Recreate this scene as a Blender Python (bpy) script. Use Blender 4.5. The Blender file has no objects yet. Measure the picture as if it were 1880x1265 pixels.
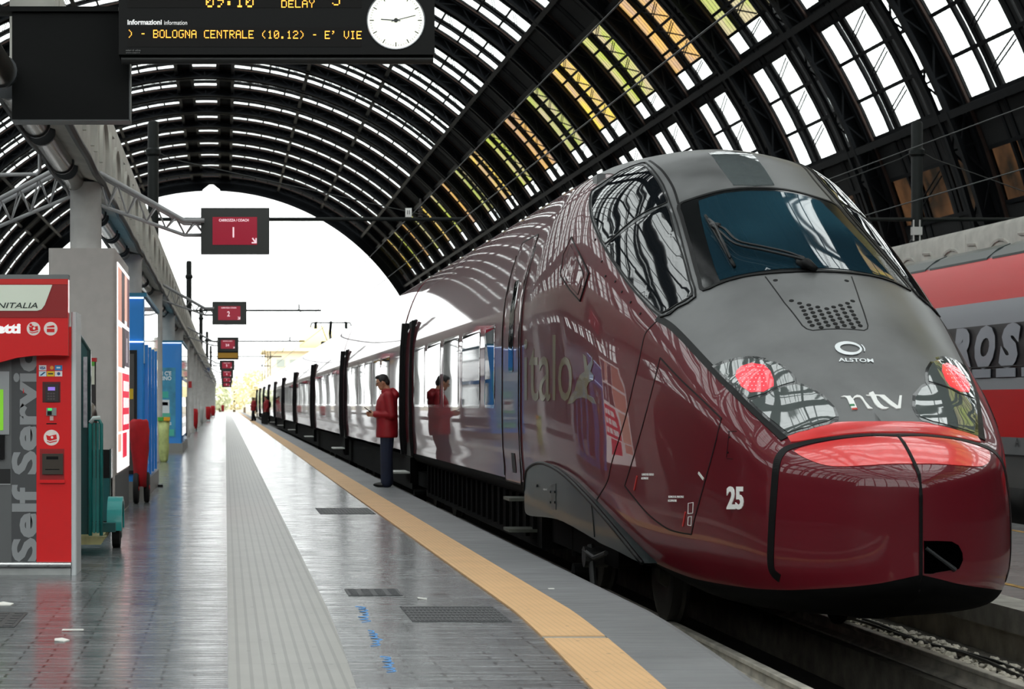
import bpy, bmesh, math, random
import numpy as np
from mathutils import Vector, Matrix, geometry
from mathutils.bvhtree import BVHTree

SC = bpy.context.scene
COL = SC.collection
PI = math.pi
random.seed(7)

# ---------------------------------------------------------------- camera
F = 3655.0            # focal length in pixels of the 1880 px frame (70 mm)
VX, VY = 414.0, 741.0 # vanishing point of the platform
EYE = 1.30
cam_d = bpy.data.cameras.new('camera'); cam = bpy.data.objects.new('camera', cam_d); COL.objects.link(cam)
cam.location = (0, 0, EYE); cam.rotation_euler = (PI/2, 0, 0)
cam_d.sensor_width = 36; cam_d.lens = F/1880*36
cam_d.shift_x = (940-VX)/1880; cam_d.shift_y = (VY-632.5)/1880
cam_d.clip_end = 2000; cam_d.clip_start = .1
cam_d.dof.use_dof = True; cam_d.dof.focus_distance = 16.0; cam_d.dof.aperture_fstop = 6.3
SC.camera = cam
# ---------------------------------------------------------------- world and exposure
W = bpy.data.worlds.new('sky'); SC.world = W; W.use_nodes = True
nt = W.node_tree; bg = nt.nodes['Background']
tc = nt.nodes.new('ShaderNodeTexCoord'); sp = nt.nodes.new('ShaderNodeSeparateXYZ')
rp = nt.nodes.new('ShaderNodeValToRGB')
rp.color_ramp.elements[0].position = 0.0; rp.color_ramp.elements[0].color = (.90, .93, .92, 1)
rp.color_ramp.elements[1].position = 0.6; rp.color_ramp.elements[1].color = (.97, 1.0, 1.0, 1)
nt.links.new(tc.outputs['Generated'], sp.inputs[0]); nt.links.new(sp.outputs['Z'], rp.inputs[0])
nt.links.new(rp.outputs[0], bg.inputs['Color']); bg.inputs['Strength'].default_value = 3.0
SC.view_settings.view_transform = 'Standard'; SC.view_settings.look = 'None'
SC.view_settings.gamma = 1; SC.view_settings.use_curve_mapping = False
SC.view_settings.exposure = 0.27

# ---------------------------------------------------------------- helpers
def P(x, y, Y):
    """the point at distance Y that stands at pixel x, y"""
    return Vector(((x-VX)*Y/F, Y, EYE-(y-VY)*Y/F))
def srgb(h):
    h = h.lstrip('#'); c = [int(h[i:i+2], 16)/255 for i in (0, 2, 4)]
    return tuple((v/12.92 if v <= .04045 else ((v+.055)/1.055)**2.4) for v in c)
MATS = {}
def mat(name, color=(.5, .5, .5), rough=.5, metal=0, coat=0, emit=None, es=1.0, noise=0, nscale=8, bump=0, bscale=40, spec=None, coat_rough=.03, rvar=0, stretch=None, alpha=None):
    if name in MATS: return MATS[name]
    m = bpy.data.materials.new(name); m.use_nodes = True; n = m.node_tree.nodes; L = m.node_tree.links
    b = n['Principled BSDF']
    if isinstance(color, str): color = srgb(color)
    b.inputs['Base Color'].default_value = (*color, 1)
    b.inputs['Roughness'].default_value = rough; b.inputs['Metallic'].default_value = metal
    b.inputs['Coat Weight'].default_value = coat; b.inputs['Coat Roughness'].default_value = coat_rough
    if spec is not None: b.inputs['Specular IOR Level'].default_value = spec
    if emit is not None:
        if isinstance(emit, str): emit = srgb(emit)
        b.inputs['Emission Color'].default_value = (*emit, 1); b.inputs['Emission Strength'].default_value = es
    if noise or bump or rvar:
        t = n.new('ShaderNodeTexCoord'); mp = n.new('ShaderNodeMapping'); L.new(t.outputs['Object'], mp.inputs[0])
        if stretch: mp.inputs['Scale'].default_value = stretch
    if noise or rvar:
        z = n.new('ShaderNodeTexNoise'); z.inputs['Scale'].default_value = nscale; z.inputs['Detail'].default_value = 5; L.new(mp.outputs[0], z.inputs[0])
        if noise:
            r = n.new('ShaderNodeValToRGB'); L.new(z.outputs[0], r.inputs[0])
            r.color_ramp.elements[0].position = .3; r.color_ramp.elements[1].position = .7
            r.color_ramp.elements[0].color = (*[c*(1-noise) for c in color], 1); r.color_ramp.elements[1].color = (*[min(1, c*(1+noise)) for c in color], 1)
            L.new(r.outputs[0], b.inputs['Base Color'])
        if rvar:
            mr = n.new('ShaderNodeMapRange'); L.new(z.outputs[0], mr.inputs[0]); mr.inputs[3].default_value = max(0, rough-rvar); mr.inputs[4].default_value = rough+rvar
            mr.inputs[1].default_value = .3; mr.inputs[2].default_value = .7
            L.new(mr.outputs[0], b.inputs['Roughness'])
    if bump:
        z = n.new('ShaderNodeTexNoise'); z.inputs['Scale'].default_value = bscale; z.inputs['Detail'].default_value = 4; L.new(mp.outputs[0], z.inputs[0])
        bp = n.new('ShaderNodeBump'); bp.inputs['Strength'].default_value = bump; bp.inputs['Distance'].default_value = .01
        L.new(z.outputs[0], bp.inputs['Height']); L.new(bp.outputs[0], b.inputs['Normal'])
    MATS[name] = m; return m

def tag(o, label=None, cat=None, group=None, kind=None):
    if label: o['label'] = label
    if cat: o['category'] = cat
    if group: o['group'] = group
    if kind: o['kind'] = kind
    return o
def empty(name, loc, label, cat, group=None, rz=0):
    o = bpy.data.objects.new(name, None); COL.objects.link(o); o.location = loc; o.rotation_euler = (0, 0, rz)
    o.empty_display_size = .1
    return tag(o, label, cat, group)
def root_loc(o):
    v = Vector((0, 0, 0))
    while o is not None: v = v+o.location; o = o.parent
    return v
def link(name, me, m, parent=None, smooth=False):
    o = bpy.data.objects.new(name, me); COL.objects.link(o)
    if m is not None:
        if isinstance(m, (list, tuple)):
            for q in m: me.materials.append(q)
        else: me.materials.append(m)
    if parent is not None: o.parent = parent
    if smooth:
        for p in me.polygons: p.use_smooth = True
    return o

class MB:
    """collects shapes; build() links them as one mesh object"""
    def __init__(s): s.v = []; s.f = []; s.mi = []; s.cur = 0
    def add(s, vs, fs):
        k = len(s.v); s.v += [tuple(v) for v in vs]; s.f += [tuple(i+k for i in f) for f in fs]; s.mi += [s.cur]*len(fs); return s
    def box(s, a, b, M=None):
        x0, y0, z0 = a; x1, y1, z1 = b
        if x0 > x1: x0, x1 = x1, x0
        if y0 > y1: y0, y1 = y1, y0
        if z0 > z1: z0, z1 = z1, z0
        v = [(x0,y0,z0),(x1,y0,z0),(x1,y1,z0),(x0,y1,z0),(x0,y0,z1),(x1,y0,z1),(x1,y1,z1),(x0,y1,z1)]
        if M is not None: v = [M @ Vector(p) for p in v]
        return s.add(v, [(0,3,2,1),(4,5,6,7),(0,1,5,4),(1,2,6,5),(2,3,7,6),(3,0,4,7)])
    def rbox(s, a, b, r=.02, n=4, axis=2):
        """box with rounded edges along one axis"""
        ax = [i for i in range(3) if i != axis]
        lo = [min(a[i], b[i]) for i in range(3)]; hi = [max(a[i], b[i]) for i in range(3)]
        pts = []
        for cx, cy, a0 in ((hi[ax[0]]-r, hi[ax[1]]-r, 0), (lo[ax[0]]+r, hi[ax[1]]-r, PI/2), (lo[ax[0]]+r, lo[ax[1]]+r, PI), (hi[ax[0]]-r, lo[ax[1]]+r, 1.5*PI)):
            for k in range(n+1):
                t = a0+PI/2*k/n; pts.append((cx+r*math.cos(t), cy+r*math.sin(t)))
        m = len(pts); vs = []
        for w in (lo[axis], hi[axis]):
            for p in pts:
                q = [0, 0, 0]; q[ax[0]] = p[0]; q[ax[1]] = p[1]; q[axis] = w; vs.append(q)
        fs = [tuple(range(m))[::-1], tuple(range(m, 2*m))]+[(i, (i+1) % m, m+(i+1) % m, m+i) for i in range(m)]
        if axis == 1: fs = [f[::-1] for f in fs]
        return s.add(vs, fs)
    def cyl(s, p0, p1, r, n=12, r1=None, caps=True):
        p0 = Vector(p0); p1 = Vector(p1); d = (p1-p0)
        if d.length < 1e-6: return s
        d.normalize(); u = d.orthogonal().normalized(); w = d.cross(u); r1 = r if r1 is None else r1
        vs = [p0+r*(math.cos(2*PI*k/n)*u+math.sin(2*PI*k/n)*w) for k in range(n)]+[p1+r1*(math.cos(2*PI*k/n)*u+math.sin(2*PI*k/n)*w) for k in range(n)]
        fs = [(k, (k+1) % n, n+(k+1) % n, n+k) for k in range(n)]
        if caps: fs += [tuple(range(n))[::-1], tuple(range(n, 2*n))]
        return s.add(vs, fs)
    def tube(s, pts, r, n=8, closed=False):
        pts = [Vector(p) for p in pts]; m = len(pts); rs = r if isinstance(r, (list, tuple)) else [r]*m
        vs = []; u = None
        for i, p in enumerate(pts):
            a = pts[i-1] if (i > 0 or closed) else p; b = pts[(i+1) % m] if (i < m-1 or closed) else p
            t = (b-a).normalized()
            if u is None: u = t.orthogonal().normalized()
            u = (u-t*u.dot(t))
            u = u.normalized() if u.length > 1e-6 else t.orthogonal().normalized()
            w = t.cross(u)
            vs += [p+rs[i]*(math.cos(2*PI*k/n)*u+math.sin(2*PI*k/n)*w) for k in range(n)]
        fs = []
        for i in range(m if closed else m-1):
            j = (i+1) % m
            fs += [(i*n+k, i*n+(k+1) % n, j*n+(k+1) % n, j*n+k) for k in range(n)]
        if not closed: fs += [tuple(range(n))[::-1], tuple((m-1)*n+k for k in range(n))]
        return s.add(vs, fs)
    def prism(s, poly, to3, d0, d1):
        """poly: 2D outline (counter-clockwise seen from d1); to3(x, y, d) -> 3D"""
        m = len(poly); vs = [to3(x, y, d0) for x, y in poly]+[to3(x, y, d1) for x, y in poly]
        tri = geometry.tessellate_polygon([[Vector((x, y, 0)) for x, y in poly]])
        fs = [tuple(t)[::-1] for t in tri]+[tuple(i+m for i in t) for t in tri]+[(i, (i+1) % m, m+(i+1) % m, m+i) for i in range(m)]
        return s.add(vs, fs)
    def lathe(s, prof, c, n=20, axis='z'):
        """prof: (radius, height) list around the axis through c"""
        vs = []; c = Vector(c)
        for r, h in prof:
            for k in range(n):
                a = 2*PI*k/n; x, y = r*math.cos(a), r*math.sin(a)
                vs.append(c+Vector({'z': (x, y, h), 'y': (x, h, y), 'x': (h, x, y)}[axis]))
        m = len(prof)
        fs = [(i*n+k, i*n+(k+1) % n, (i+1)*n+(k+1) % n, (i+1)*n+k) for i in range(m-1) for k in range(n)]
        fs += [tuple(range(n))[::-1], tuple((m-1)*n+k for k in range(n))]
        return s.add(vs, fs)
    def loft(s, rings, caps=True):
        m = len(rings); n = len(rings[0]); vs = [p for r in rings for p in r]
        fs = [(i*n+k, i*n+(k+1) % n, (i+1)*n+(k+1) % n, (i+1)*n+k) for i in range(m-1) for k in range(n)]
        if caps: fs += [tuple(range(n))[::-1], tuple((m-1)*n+k for k in range(n))]
        return s.add(vs, fs)
    def mesh(s, name, off=Vector((0, 0, 0)), fix=True):
        me = bpy.data.meshes.new(name)
        me.from_pydata([(v[0]-off.x, v[1]-off.y, v[2]-off.z) for v in s.v], [], s.f)
        me.polygons.foreach_set('material_index', s.mi)
        if fix:
            bm = bmesh.new(); bm.from_mesh(me); bmesh.ops.recalc_face_normals(bm, faces=bm.faces); bm.to_mesh(me); bm.free()
        me.update(); return me
    def build(s, name, m, parent=None, smooth=False, world=True, angle=None, fix=True):
        off = root_loc(parent) if (parent is not None and world) else Vector((0, 0, 0))
        me = s.mesh(name, off, fix); o = link(name, me, m, parent)
        if smooth or angle:
            for p in me.polygons: p.use_smooth = True
            if angle:
                bm = bmesh.new(); bm.from_mesh(me)
                for e in bm.edges:
                    if len(e.link_faces) == 2 and e.calc_face_angle(0) > math.radians(angle): e.smooth = False
                bm.to_mesh(me); bm.free()
        return o
def top(o, label, cat, group=None):
    """a one-mesh thing: move its origin to its base"""
    me = o.data; n = len(me.vertices); co = np.empty(n*3); me.vertices.foreach_get('co', co); co = co.reshape(-1, 3)
    c = Vector(((co[:,0].min()+co[:,0].max())/2, (co[:,1].min()+co[:,1].max())/2, co[:,2].min()))
    me.transform(Matrix.Translation(-c)); o.location = c
    return tag(o, label, cat, group)
def struct(o): o['kind'] = 'structure'; return o

def text_poly(s, size=1, bold=0, shear=0, align='LEFT', spacing=1.0, extrude=0.0, res=3):
    c = bpy.data.curves.new('t', 'FONT'); c.body = s; c.size = size; c.offset = bold; c.shear = shear; c.align_x = align
    c.space_character = spacing; c.extrude = extrude; c.resolution_u = res
    o = bpy.data.objects.new('t', c); COL.objects.link(o)
    dg = bpy.context.evaluated_depsgraph_get(); dg.update()
    me = bpy.data.meshes.new_from_object(o.evaluated_get(dg))
    bpy.data.objects.remove(o); bpy.data.curves.remove(c)
    vs = [v.co.copy() for v in me.vertices]; fs = [tuple(p.vertices) for p in me.polygons]
    bpy.data.meshes.remove(me)
    return vs, fs
def text_px(mb, s, x, y, Y, hpx, fit=None, bold=0, shear=0, rot=0, d=.003, **k):
    """flat text on a plane facing the camera at distance Y: baseline starts at pixel x, y; capital height hpx; fit: text length in px"""
    vs, fs = text_poly(s, size=1, bold=bold, shear=shear, extrude=d/2, **k)
    xs = [v.x for v in vs]; cap = .70
    sy = hpx/cap; sx = sy if fit is None else fit/(max(xs)-min(xs)); x0 = min(xs)
    c, sn = math.cos(rot), math.sin(rot); out = []
    for v in vs:
        a = (v.x-x0)*sx; b = v.y*sy
        q = P(x+a*c-b*sn, y-(a*sn+b*c), Y); q.y -= d/2-v.z; out.append(q)
    mb.add(out, fs)
def pxbox(mb, x0, y0, x1, y1, Y, depth, r=0):
    """box whose front face covers the pixels x0..x1, y0..y1 at distance Y and that reaches depth further back"""
    a = P(x0, y1, Y); b = P(x1, y0, Y)
    if r: mb.rbox((a.x, Y, a.z), (b.x, Y+depth, b.z), r=r*Y/F, axis=1)
    else: mb.box((a.x, Y, a.z), (b.x, Y+depth, b.z))
    return mb
def pxpoly(mb, pts, Y, d):
    mb.prism([(p[0], -p[1]) for p in pts], lambda x, y, q: P(x, -y, Y)+Vector((0, q, 0)), d, 0)
    return mb
def ring(cx, cy, r, n=28): return [(cx+r*math.cos(2*PI*k/n), cy+r*math.sin(2*PI*k/n)) for k in range(n)]

# ================================================================ THE HALL
XC, R, Y0, Y1 = -2.17, 36.0, -26.4, 305.0     # vault axis, radius, ends
BAY = 12.25
iron = mat('iron', '#090c10', .7, noise=.25, nscale=3, spec=.15)
iron2 = mat('roof_boarding', '#08090b', .9, noise=.35, nscale=.8)
rust = mat('rusty_iron', '#2e1c14', .8, noise=.4, nscale=2)
def vp(r, ph, y): return (XC+r*math.sin(ph), y, r*math.cos(ph))
D2R = PI/180
def arc_box(mb, y0, y1, r0, r1, p0, p1, seg=None):
    seg = seg or max(1, int(abs(p1-p0)/2.5)); rings = []
    for k in range(seg+1):
        ph = (p0+(p1-p0)*k/seg)*D2R
        rings.append([vp(r0, ph, y0), vp(r1, ph, y0), vp(r1, ph, y1), vp(r0, ph, y1)])
    mb.loft(rings)
ZONES = [(4.7, 16.85, 'w', 4), (16.85, 28.35, 'w', 4), (28.35, 40.6, 'w', 4), (45.2, 54.3, 'y', 4), (54.3, 56.2, 'w', 1), (58, 67.2, 'w', 3), (70.6, 74.4, 'd', 1)]
BANDS = [(1.3, 2.9), (3.7, 3.95), (4.9, 7.7), (8.4, 8.75), (9.0, 11.3)]
nb = int(round((Y1-Y0)/BAY))
glass_w = bpy.data.materials.new('frosted_roof_glass'); glass_w.use_nodes = True
def thin_glass(m, tint, gloss=.08, rough=.1):
    n = m.node_tree.nodes; L = m.node_tree.links; n.clear()
    o = n.new('ShaderNodeOutputMaterial'); t = n.new('ShaderNodeBsdfTransparent'); g = n.new('ShaderNodeBsdfGlossy'); x = n.new('ShaderNodeMixShader')
    t.inputs[0].default_value = (*tint, 1); g.inputs['Roughness'].default_value = rough; x.inputs[0].default_value = gloss
    L.new(t.outputs[0], x.inputs[1]); L.new(g.outputs[0], x.inputs[2]); L.new(x.outputs[0], o.inputs[0]); return m
thin_glass(glass_w, (.92, .95, .94))
def tinted(name, a, b):
    m = bpy.data.materials.new(name); m.use_nodes = True; thin_glass(m, a, .03)
    n = m.node_tree.nodes; L = m.node_tree.links
    t = n.new('ShaderNodeTexCoord'); z = n.new('ShaderNodeTexNoise'); z.inputs['Scale'].default_value = .45; z.inputs['Detail'].default_value = 6
    r = n.new('ShaderNodeValToRGB'); r.color_ramp.elements[0].color = (*a, 1); r.color_ramp.elements[1].color = (*b, 1)
    r.color_ramp.elements[0].position = .4; r.color_ramp.elements[1].position = .62
    L.new(t.outputs['Object'], z.inputs[0]); L.new(z.outputs[0], r.inputs[0])
    for q in n:
        if q.type == 'BSDF_TRANSPARENT': L.new(r.outputs[0], q.inputs[0])
    return m
tints = [tinted('green_netting', (.22, .25, .045), (.26, .21, .12)), tinted('amber_netting', (.40, .29, .05), (.27, .18, .11)),
         tinted('olive_netting', (.20, .22, .06), (.25, .21, .13)), tinted('orange_netting', (.34, .20, .06), (.25, .16, .10))]
grime = tinted('grimy_brown_glass', (.032, .015, .007), (.005, .004, .003))
deck = MB(); purl = MB()
for i in range(nb):
    yb = Y0+i*BAY
    # opaque decking between the glass bands and over the dark zones
    edges = [0]+[e for b in BANDS for e in b]+[BAY]
    for k in range(0, len(edges), 2):
        arc_box(deck, yb+edges[k], yb+edges[k+1], R, R+.12, -90, 90, 72)
    for a, b in BANDS:
        for p0, p1 in ((-90, -74.4), (-70.6, -67.2), (-58, -56.2), (-45.2, -40.6), (-4.7, -2.2), (2.2, 4.7), (40.6, 45.2), (56.2, 58), (67.2, 70.6), (74.4, 90)):
            arc_box(deck, yb+a, yb+b, R, R+.12, p0, p1)
for i in range(nb):
    yb = Y0+i*BAY
    if 30 < yb < 52:  # unseen cover added over glazed bays to darken the windshield reflection
        for a, b in BANDS:
            for s_ in (1,): arc_box(deck, yb+a-.1, yb+b+.1, R+.13, R+.2, s_*2.2, s_*33.5)
            arc_box(deck, yb+a-.1, yb+b+.1, R+.7, R+.8, -2.4, 2.4, 2)
deck_o = struct(deck.build('ceiling', iron2))
for i in range(nb):
    yb = Y0+i*BAY
    g = MB()
    for a, b in BANDS:
        for p0, p1, kind, n in ZONES:
            for s in (-1, 1):
                g.cur = 2 if kind == 'd' else 1 if (kind == 'y' and s > 0) else 0
                rings = []
                for k in range(5):
                    ph = s*(p0+(p1-p0)*k/4)*D2R; rings.append([vp(R+.03, ph, yb+a), vp(R+.03, ph, yb+b)])
                vs = [q for r in rings for q in r]
                g.add(vs, [(2*k, 2*k+1, 2*k+3, 2*k+2) for k in range(4)])
        g.cur = 0
        g.add([vp(R+.6, -2.2*D2R, yb+a), vp(R+.6, 2.2*D2R, yb+a), vp(R+.6, 2.2*D2R, yb+b), vp(R+.6, -2.2*D2R, yb+b)], [(0, 1, 2, 3)])
    struct(g.build('window_%d' % (i+1), [glass_w, tints[i % 4], grime], fix=False))
# main arches: deep lattice ribs, one object each, with two light secondary arches
for i in range(nb+1):
    yb = Y0+i*BAY; rb = MB()
    for dy in (-.55, .55):
        arc_box(rb, yb+dy-.14, yb+dy+.14, R-1.0, R-.84, -90, 90, 60)
        arc_box(rb, yb+dy-.2, yb+dy+.2, R-.25, R-.02, -90, 90, 60)
        for k in range(72):
            a0 = (-90+2.5*k)*D2R; a1 = a0+2.5*D2R
            if k % 2: a0, a1 = a1, a0
            p = Vector(vp(R-.92, a0, yb+dy)); q = Vector(vp(R-.15, a1, yb+dy)); rb.cyl(p, q, .055, 4)
            if k % 2 == 0:
                p = Vector(vp(R-.92, a0, yb+dy)); q = Vector(vp(R-.15, a0, yb+dy)); rb.cyl(p, q, .06, 4)
    # thin web plate between the twin lattices, as the photo shows the ribs nearly solid
    arc_box(rb, yb-.04, yb+.04, R-.85, R-.2, -90, 90, 60)
    struct(rb.build('trim_%d' % (i+1), iron))
for i in range(nb):
    yb = Y0+i*BAY; m = MB()
    for t in (3.3, 4.4, 8.05, 8.87):
        arc_box(m, yb+t-.12, yb+t+.12, R-.05, R-.0, -90, 90, 60)
    # glazing bars along the arch inside the wide bands
    for a, b, n in ((1.3, 2.9, 3), (4.9, 7.7, 6), (9.0, 11.3, 4)):
        for k in range(1, n):
            y = yb+a+(b-a)*k/n; arc_box(m, y-.01, y+.01, R+.0, R+.014, -67.2, 67.2, 40)
    # cross bars and wavy bracing rods of each panel
    for p0, p1, kind, n in ZONES:
        for s in (-1, 1):
            for k in range(n+1):
                ph = s*(p0+(p1-p0)*k/n); w = .14
                arc_box(m, yb+1.2, yb+BAY-1.2, R-.1, R+.02, ph-w, ph+w, 1)
                if k < n:
                    for off in (0, .35):
                        q0 = Vector(vp(R-.12, s*(p0+(p1-p0)*(k+.12+off*.3)/n)*D2R, yb+4.7)); q1 = Vector(vp(R-.12, s*(p0+(p1-p0)*(k+.55+off*.3)/n)*D2R, yb+7.9))
                        m.cyl(q0, q1, .035, 4)
                    if kind == 'y':
                        q0 = Vector(vp(R-.12, s*(p0+(p1-p0)*(k+.9)/n)*D2R, yb+4.7)); q1 = Vector(vp(R-.12, s*(p0+(p1-p0)*(k+.1)/n)*D2R, yb+7.9)); m.cyl(q0, q1, .05, 4)
    struct(m.build('trim_%d' % (100+i), iron))
for j, (ph, dp) in enumerate(((4.7, .5), (16.85, .9), (28.35, .8), (40.6, 1.0), (45.2, .6), (56.9, 1.0), (67.6, 1.0), (76, .8), (84, .8), (2.2, .3))):
    for s in (-1, 1):
        m = MB(); w = .45
        for r0 in (R-dp, R-.15):
            arc_box(m, Y0, Y1, r0, r0+.12, s*ph-w*.6, s*ph+w*.6, 1)
        n = int((Y1-Y0)/2.0)
        for k in range(n):
            p = Vector(vp(R-dp+.05, s*ph*D2R, Y0+2.0*k)); q = Vector(vp(R-.1, s*ph*D2R, Y0+2.0*(k+1)))
            if k % 2: p, q = Vector(vp(R-.1, s*ph*D2R, Y0+2.0*k)), Vector(vp(R-dp+.05, s*ph*D2R, Y0+2.0*(k+1)))
            m.cyl(p, q, .06, 4)
        struct(m.build('trim_%d' % (200+2*j+(s > 0)), iron))
# rusty gutter runs beside each arch
m = MB()
for i in range(nb):
    yb = Y0+i*BAY
    for t in (1.15, 11.45): arc_box(m, yb+t-.12, yb+t+.12, R-.12, R-.02, -88, 88, 60)
struct(m.build('trim_300', rust))
# gable ring at the far end with its ridge notch
m = MB()
arc_box(m, Y1-.5, Y1+.3, 34.0, R+.6, -90, -2.2, 50); arc_box(m, Y1-.5, Y1+.3, 34.0, R+.6, 2.2, 90, 50)
m.prism([(XC-1.4, 34.0), (XC-1.4, 36.4), (XC+1.4, 36.4), (XC+1.4, 34.0), (XC+.3, 34.85), (XC-.3, 34.85)], lambda x, z, d: (x, d, z), Y1+.3, Y1-.5)
arc_box(m, Y1-.9, Y1-.5, 33.8, 34.1, -90, -2.2, 50); arc_box(m, Y1-.9, Y1-.5, 33.8, 34.1, 2.2, 90, 50)
struct(m.build('trim_301', iron))
# gable of the concourse behind the viewer: stone below, glazed lunette with mullions above
m = MB(); pts = [(XC+R*math.sin(a*D2R), R*math.cos(a*D2R)) for a in range(-90, 91, 3)]
ZG = 9.5; xg = math.sqrt(R*R-ZG*ZG); m.box((XC-R, Y0-.8, -1.2), (XC+R, Y0-.3, ZG))
for k in range(-4, 5):
    x = XC+k*7.6; m.box((x-.35, Y0-.7, ZG), (x+.35, Y0-.4, math.sqrt(R*R-(x-XC)**2)))
for z in (19, 25, 31): w_ = math.sqrt(R*R-z*z); m.box((XC-w_, Y0-.65, z-.2), (XC+w_, Y0-.45, z+.2))
struct(m.build('wall_concourse', mat('concourse_stone', '#4a4540', .8, noise=.2)))
m = MB(); g_ = [p for p in pts if p[1] > ZG]; m.add([(x, Y0-.5, z) for x, z in [(XC-xg, ZG)]+g_+[(XC+xg, ZG)]], [tuple(range(len(g_)+2))]); struct(m.build('window_200', glass_w, fix=False))
# springing walls
for nm, s in (('wall_left', -1), ('wall_right', 1)):
    m = MB(); x = XC+s*R
    m.box((x-.4*s, Y0, -1.2), (x+.4*s, Y1, 3.0))
    struct(m.build(nm, mat('wall_plaster', '#1d1b1a', .8, noise=.2)))

# ================================================================ PLATFORMS
def bendx(x, y):
    if x > 0 and y < 12.5: x *= 1-.075*((12.5-y)/3.43)**1.3
    return x
YS = [4.0+.5*k for k in range(18)]+[13+3*k for k in range(5)]+[30, 40, 60, 90, 130, 180, 240, 300]
def strip(mb, x0, x1, z0, z1, ys=YS, bend=True):
    f = bendx if bend else (lambda x, y: x)
    mb.loft([[(f(x0, y), y, z0), (f(x1, y), y, z0), (f(x1, y), y, z1), (f(x0, y), y, z1)] for y in ys])
def floor_mat(name, c1, c2, mort, bw, bh, rough, rvar, bump, mortar=.004, dark=.25, offset=.5, streak=(1.2, 9, 1), rot=0, spec=.5):
    m = bpy.data.materials.new(name); m.use_nodes = True; n = m.node_tree.nodes; L = m.node_tree.links; b = n['Principled BSDF']
    t = n.new('ShaderNodeTexCoord'); mp = n.new('ShaderNodeMapping'); mp.inputs['Rotation'].default_value = (0, 0, rot); L.new(t.outputs['Object'], mp.inputs[0])
    br = n.new('ShaderNodeTexBrick'); L.new(mp.outputs[0], br.inputs[0]); br.inputs['Scale'].default_value = 1
    br.inputs['Brick Width'].default_value = bw; br.inputs['Row Height'].default_value = bh; br.inputs['Mortar Size'].default_value = mortar; br.offset = offset
    br.inputs['Color1'].default_value = (*srgb(c1), 1); br.inputs['Color2'].default_value = (*srgb(c2), 1); br.inputs['Mortar'].default_value = (*srgb(mort), 1); br.inputs['Bias'].default_value = 0
    z = n.new('ShaderNodeTexNoise'); z.inputs['Scale'].default_value = 1.3; z.inputs['Detail'].default_value = 7; L.new(t.outputs['Object'], z.inputs[0])
    r = n.new('ShaderNodeMapRange'); L.new(z.outputs[0], r.inputs[0]); r.inputs[1].default_value = .3; r.inputs[2].default_value = .7; r.inputs[3].default_value = 1-dark; r.inputs[4].default_value = 1+dark
    mx = n.new('ShaderNodeMix'); mx.data_type = 'RGBA'; mx.blend_type = 'MULTIPLY'; mx.inputs[0].default_value = 1
    L.new(br.outputs['Color'], mx.inputs[6]); L.new(r.outputs[0], mx.inputs[7]); L.new(mx.outputs[2], b.inputs['Base Color'])
    s2 = n.new('ShaderNodeMapping'); s2.inputs['Scale'].default_value = streak; L.new(t.outputs['Object'], s2.inputs[0])
    z2 = n.new('ShaderNodeTexNoise'); z2.inputs['Scale'].default_value = 2.0; z2.inputs['Detail'].default_value = 5; L.new(s2.outputs[0], z2.inputs[0])
    r2 = n.new('ShaderNodeMapRange'); L.new(z2.outputs[0], r2.inputs[0]); r2.inputs[1].default_value = .3; r2.inputs[2].default_value = .7; r2.inputs[3].default_value = rough-rvar; r2.inputs[4].default_value = rough+rvar
    L.new(r2.outputs[0], b.inputs['Roughness']); b.inputs['Specular IOR Level'].default_value = spec
    ad = n.new('ShaderNodeMath'); ad.operation = 'MULTIPLY_ADD'; L.new(br.outputs['Fac'], ad.inputs[0]); ad.inputs[1].default_value = -.35; L.new(z2.outputs[0], ad.inputs[2])
    bp = n.new('ShaderNodeBump'); bp.inputs['Strength'].default_value = bump; bp.inputs['Distance'].default_value = .004; L.new(ad.outputs[0], bp.inputs['Height']); L.new(bp.outputs[0], b.inputs['Normal'])
    return m
stone = floor_mat('worn_stone_setts', '#5c5e60', '#77797b', '#2c2d2e', .30, .11, .20, .09, .75, spec=.45, mortar=.007)
coping = floor_mat('granite_coping', '#6d6e70', '#77787a', '#55565a', 50, 1.45, .55, .1, .25, mortar=.006, dark=.12)
conc = mat('pale_concrete', '#98958e', .85, noise=.3, nscale=5, bump=.4)
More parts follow.
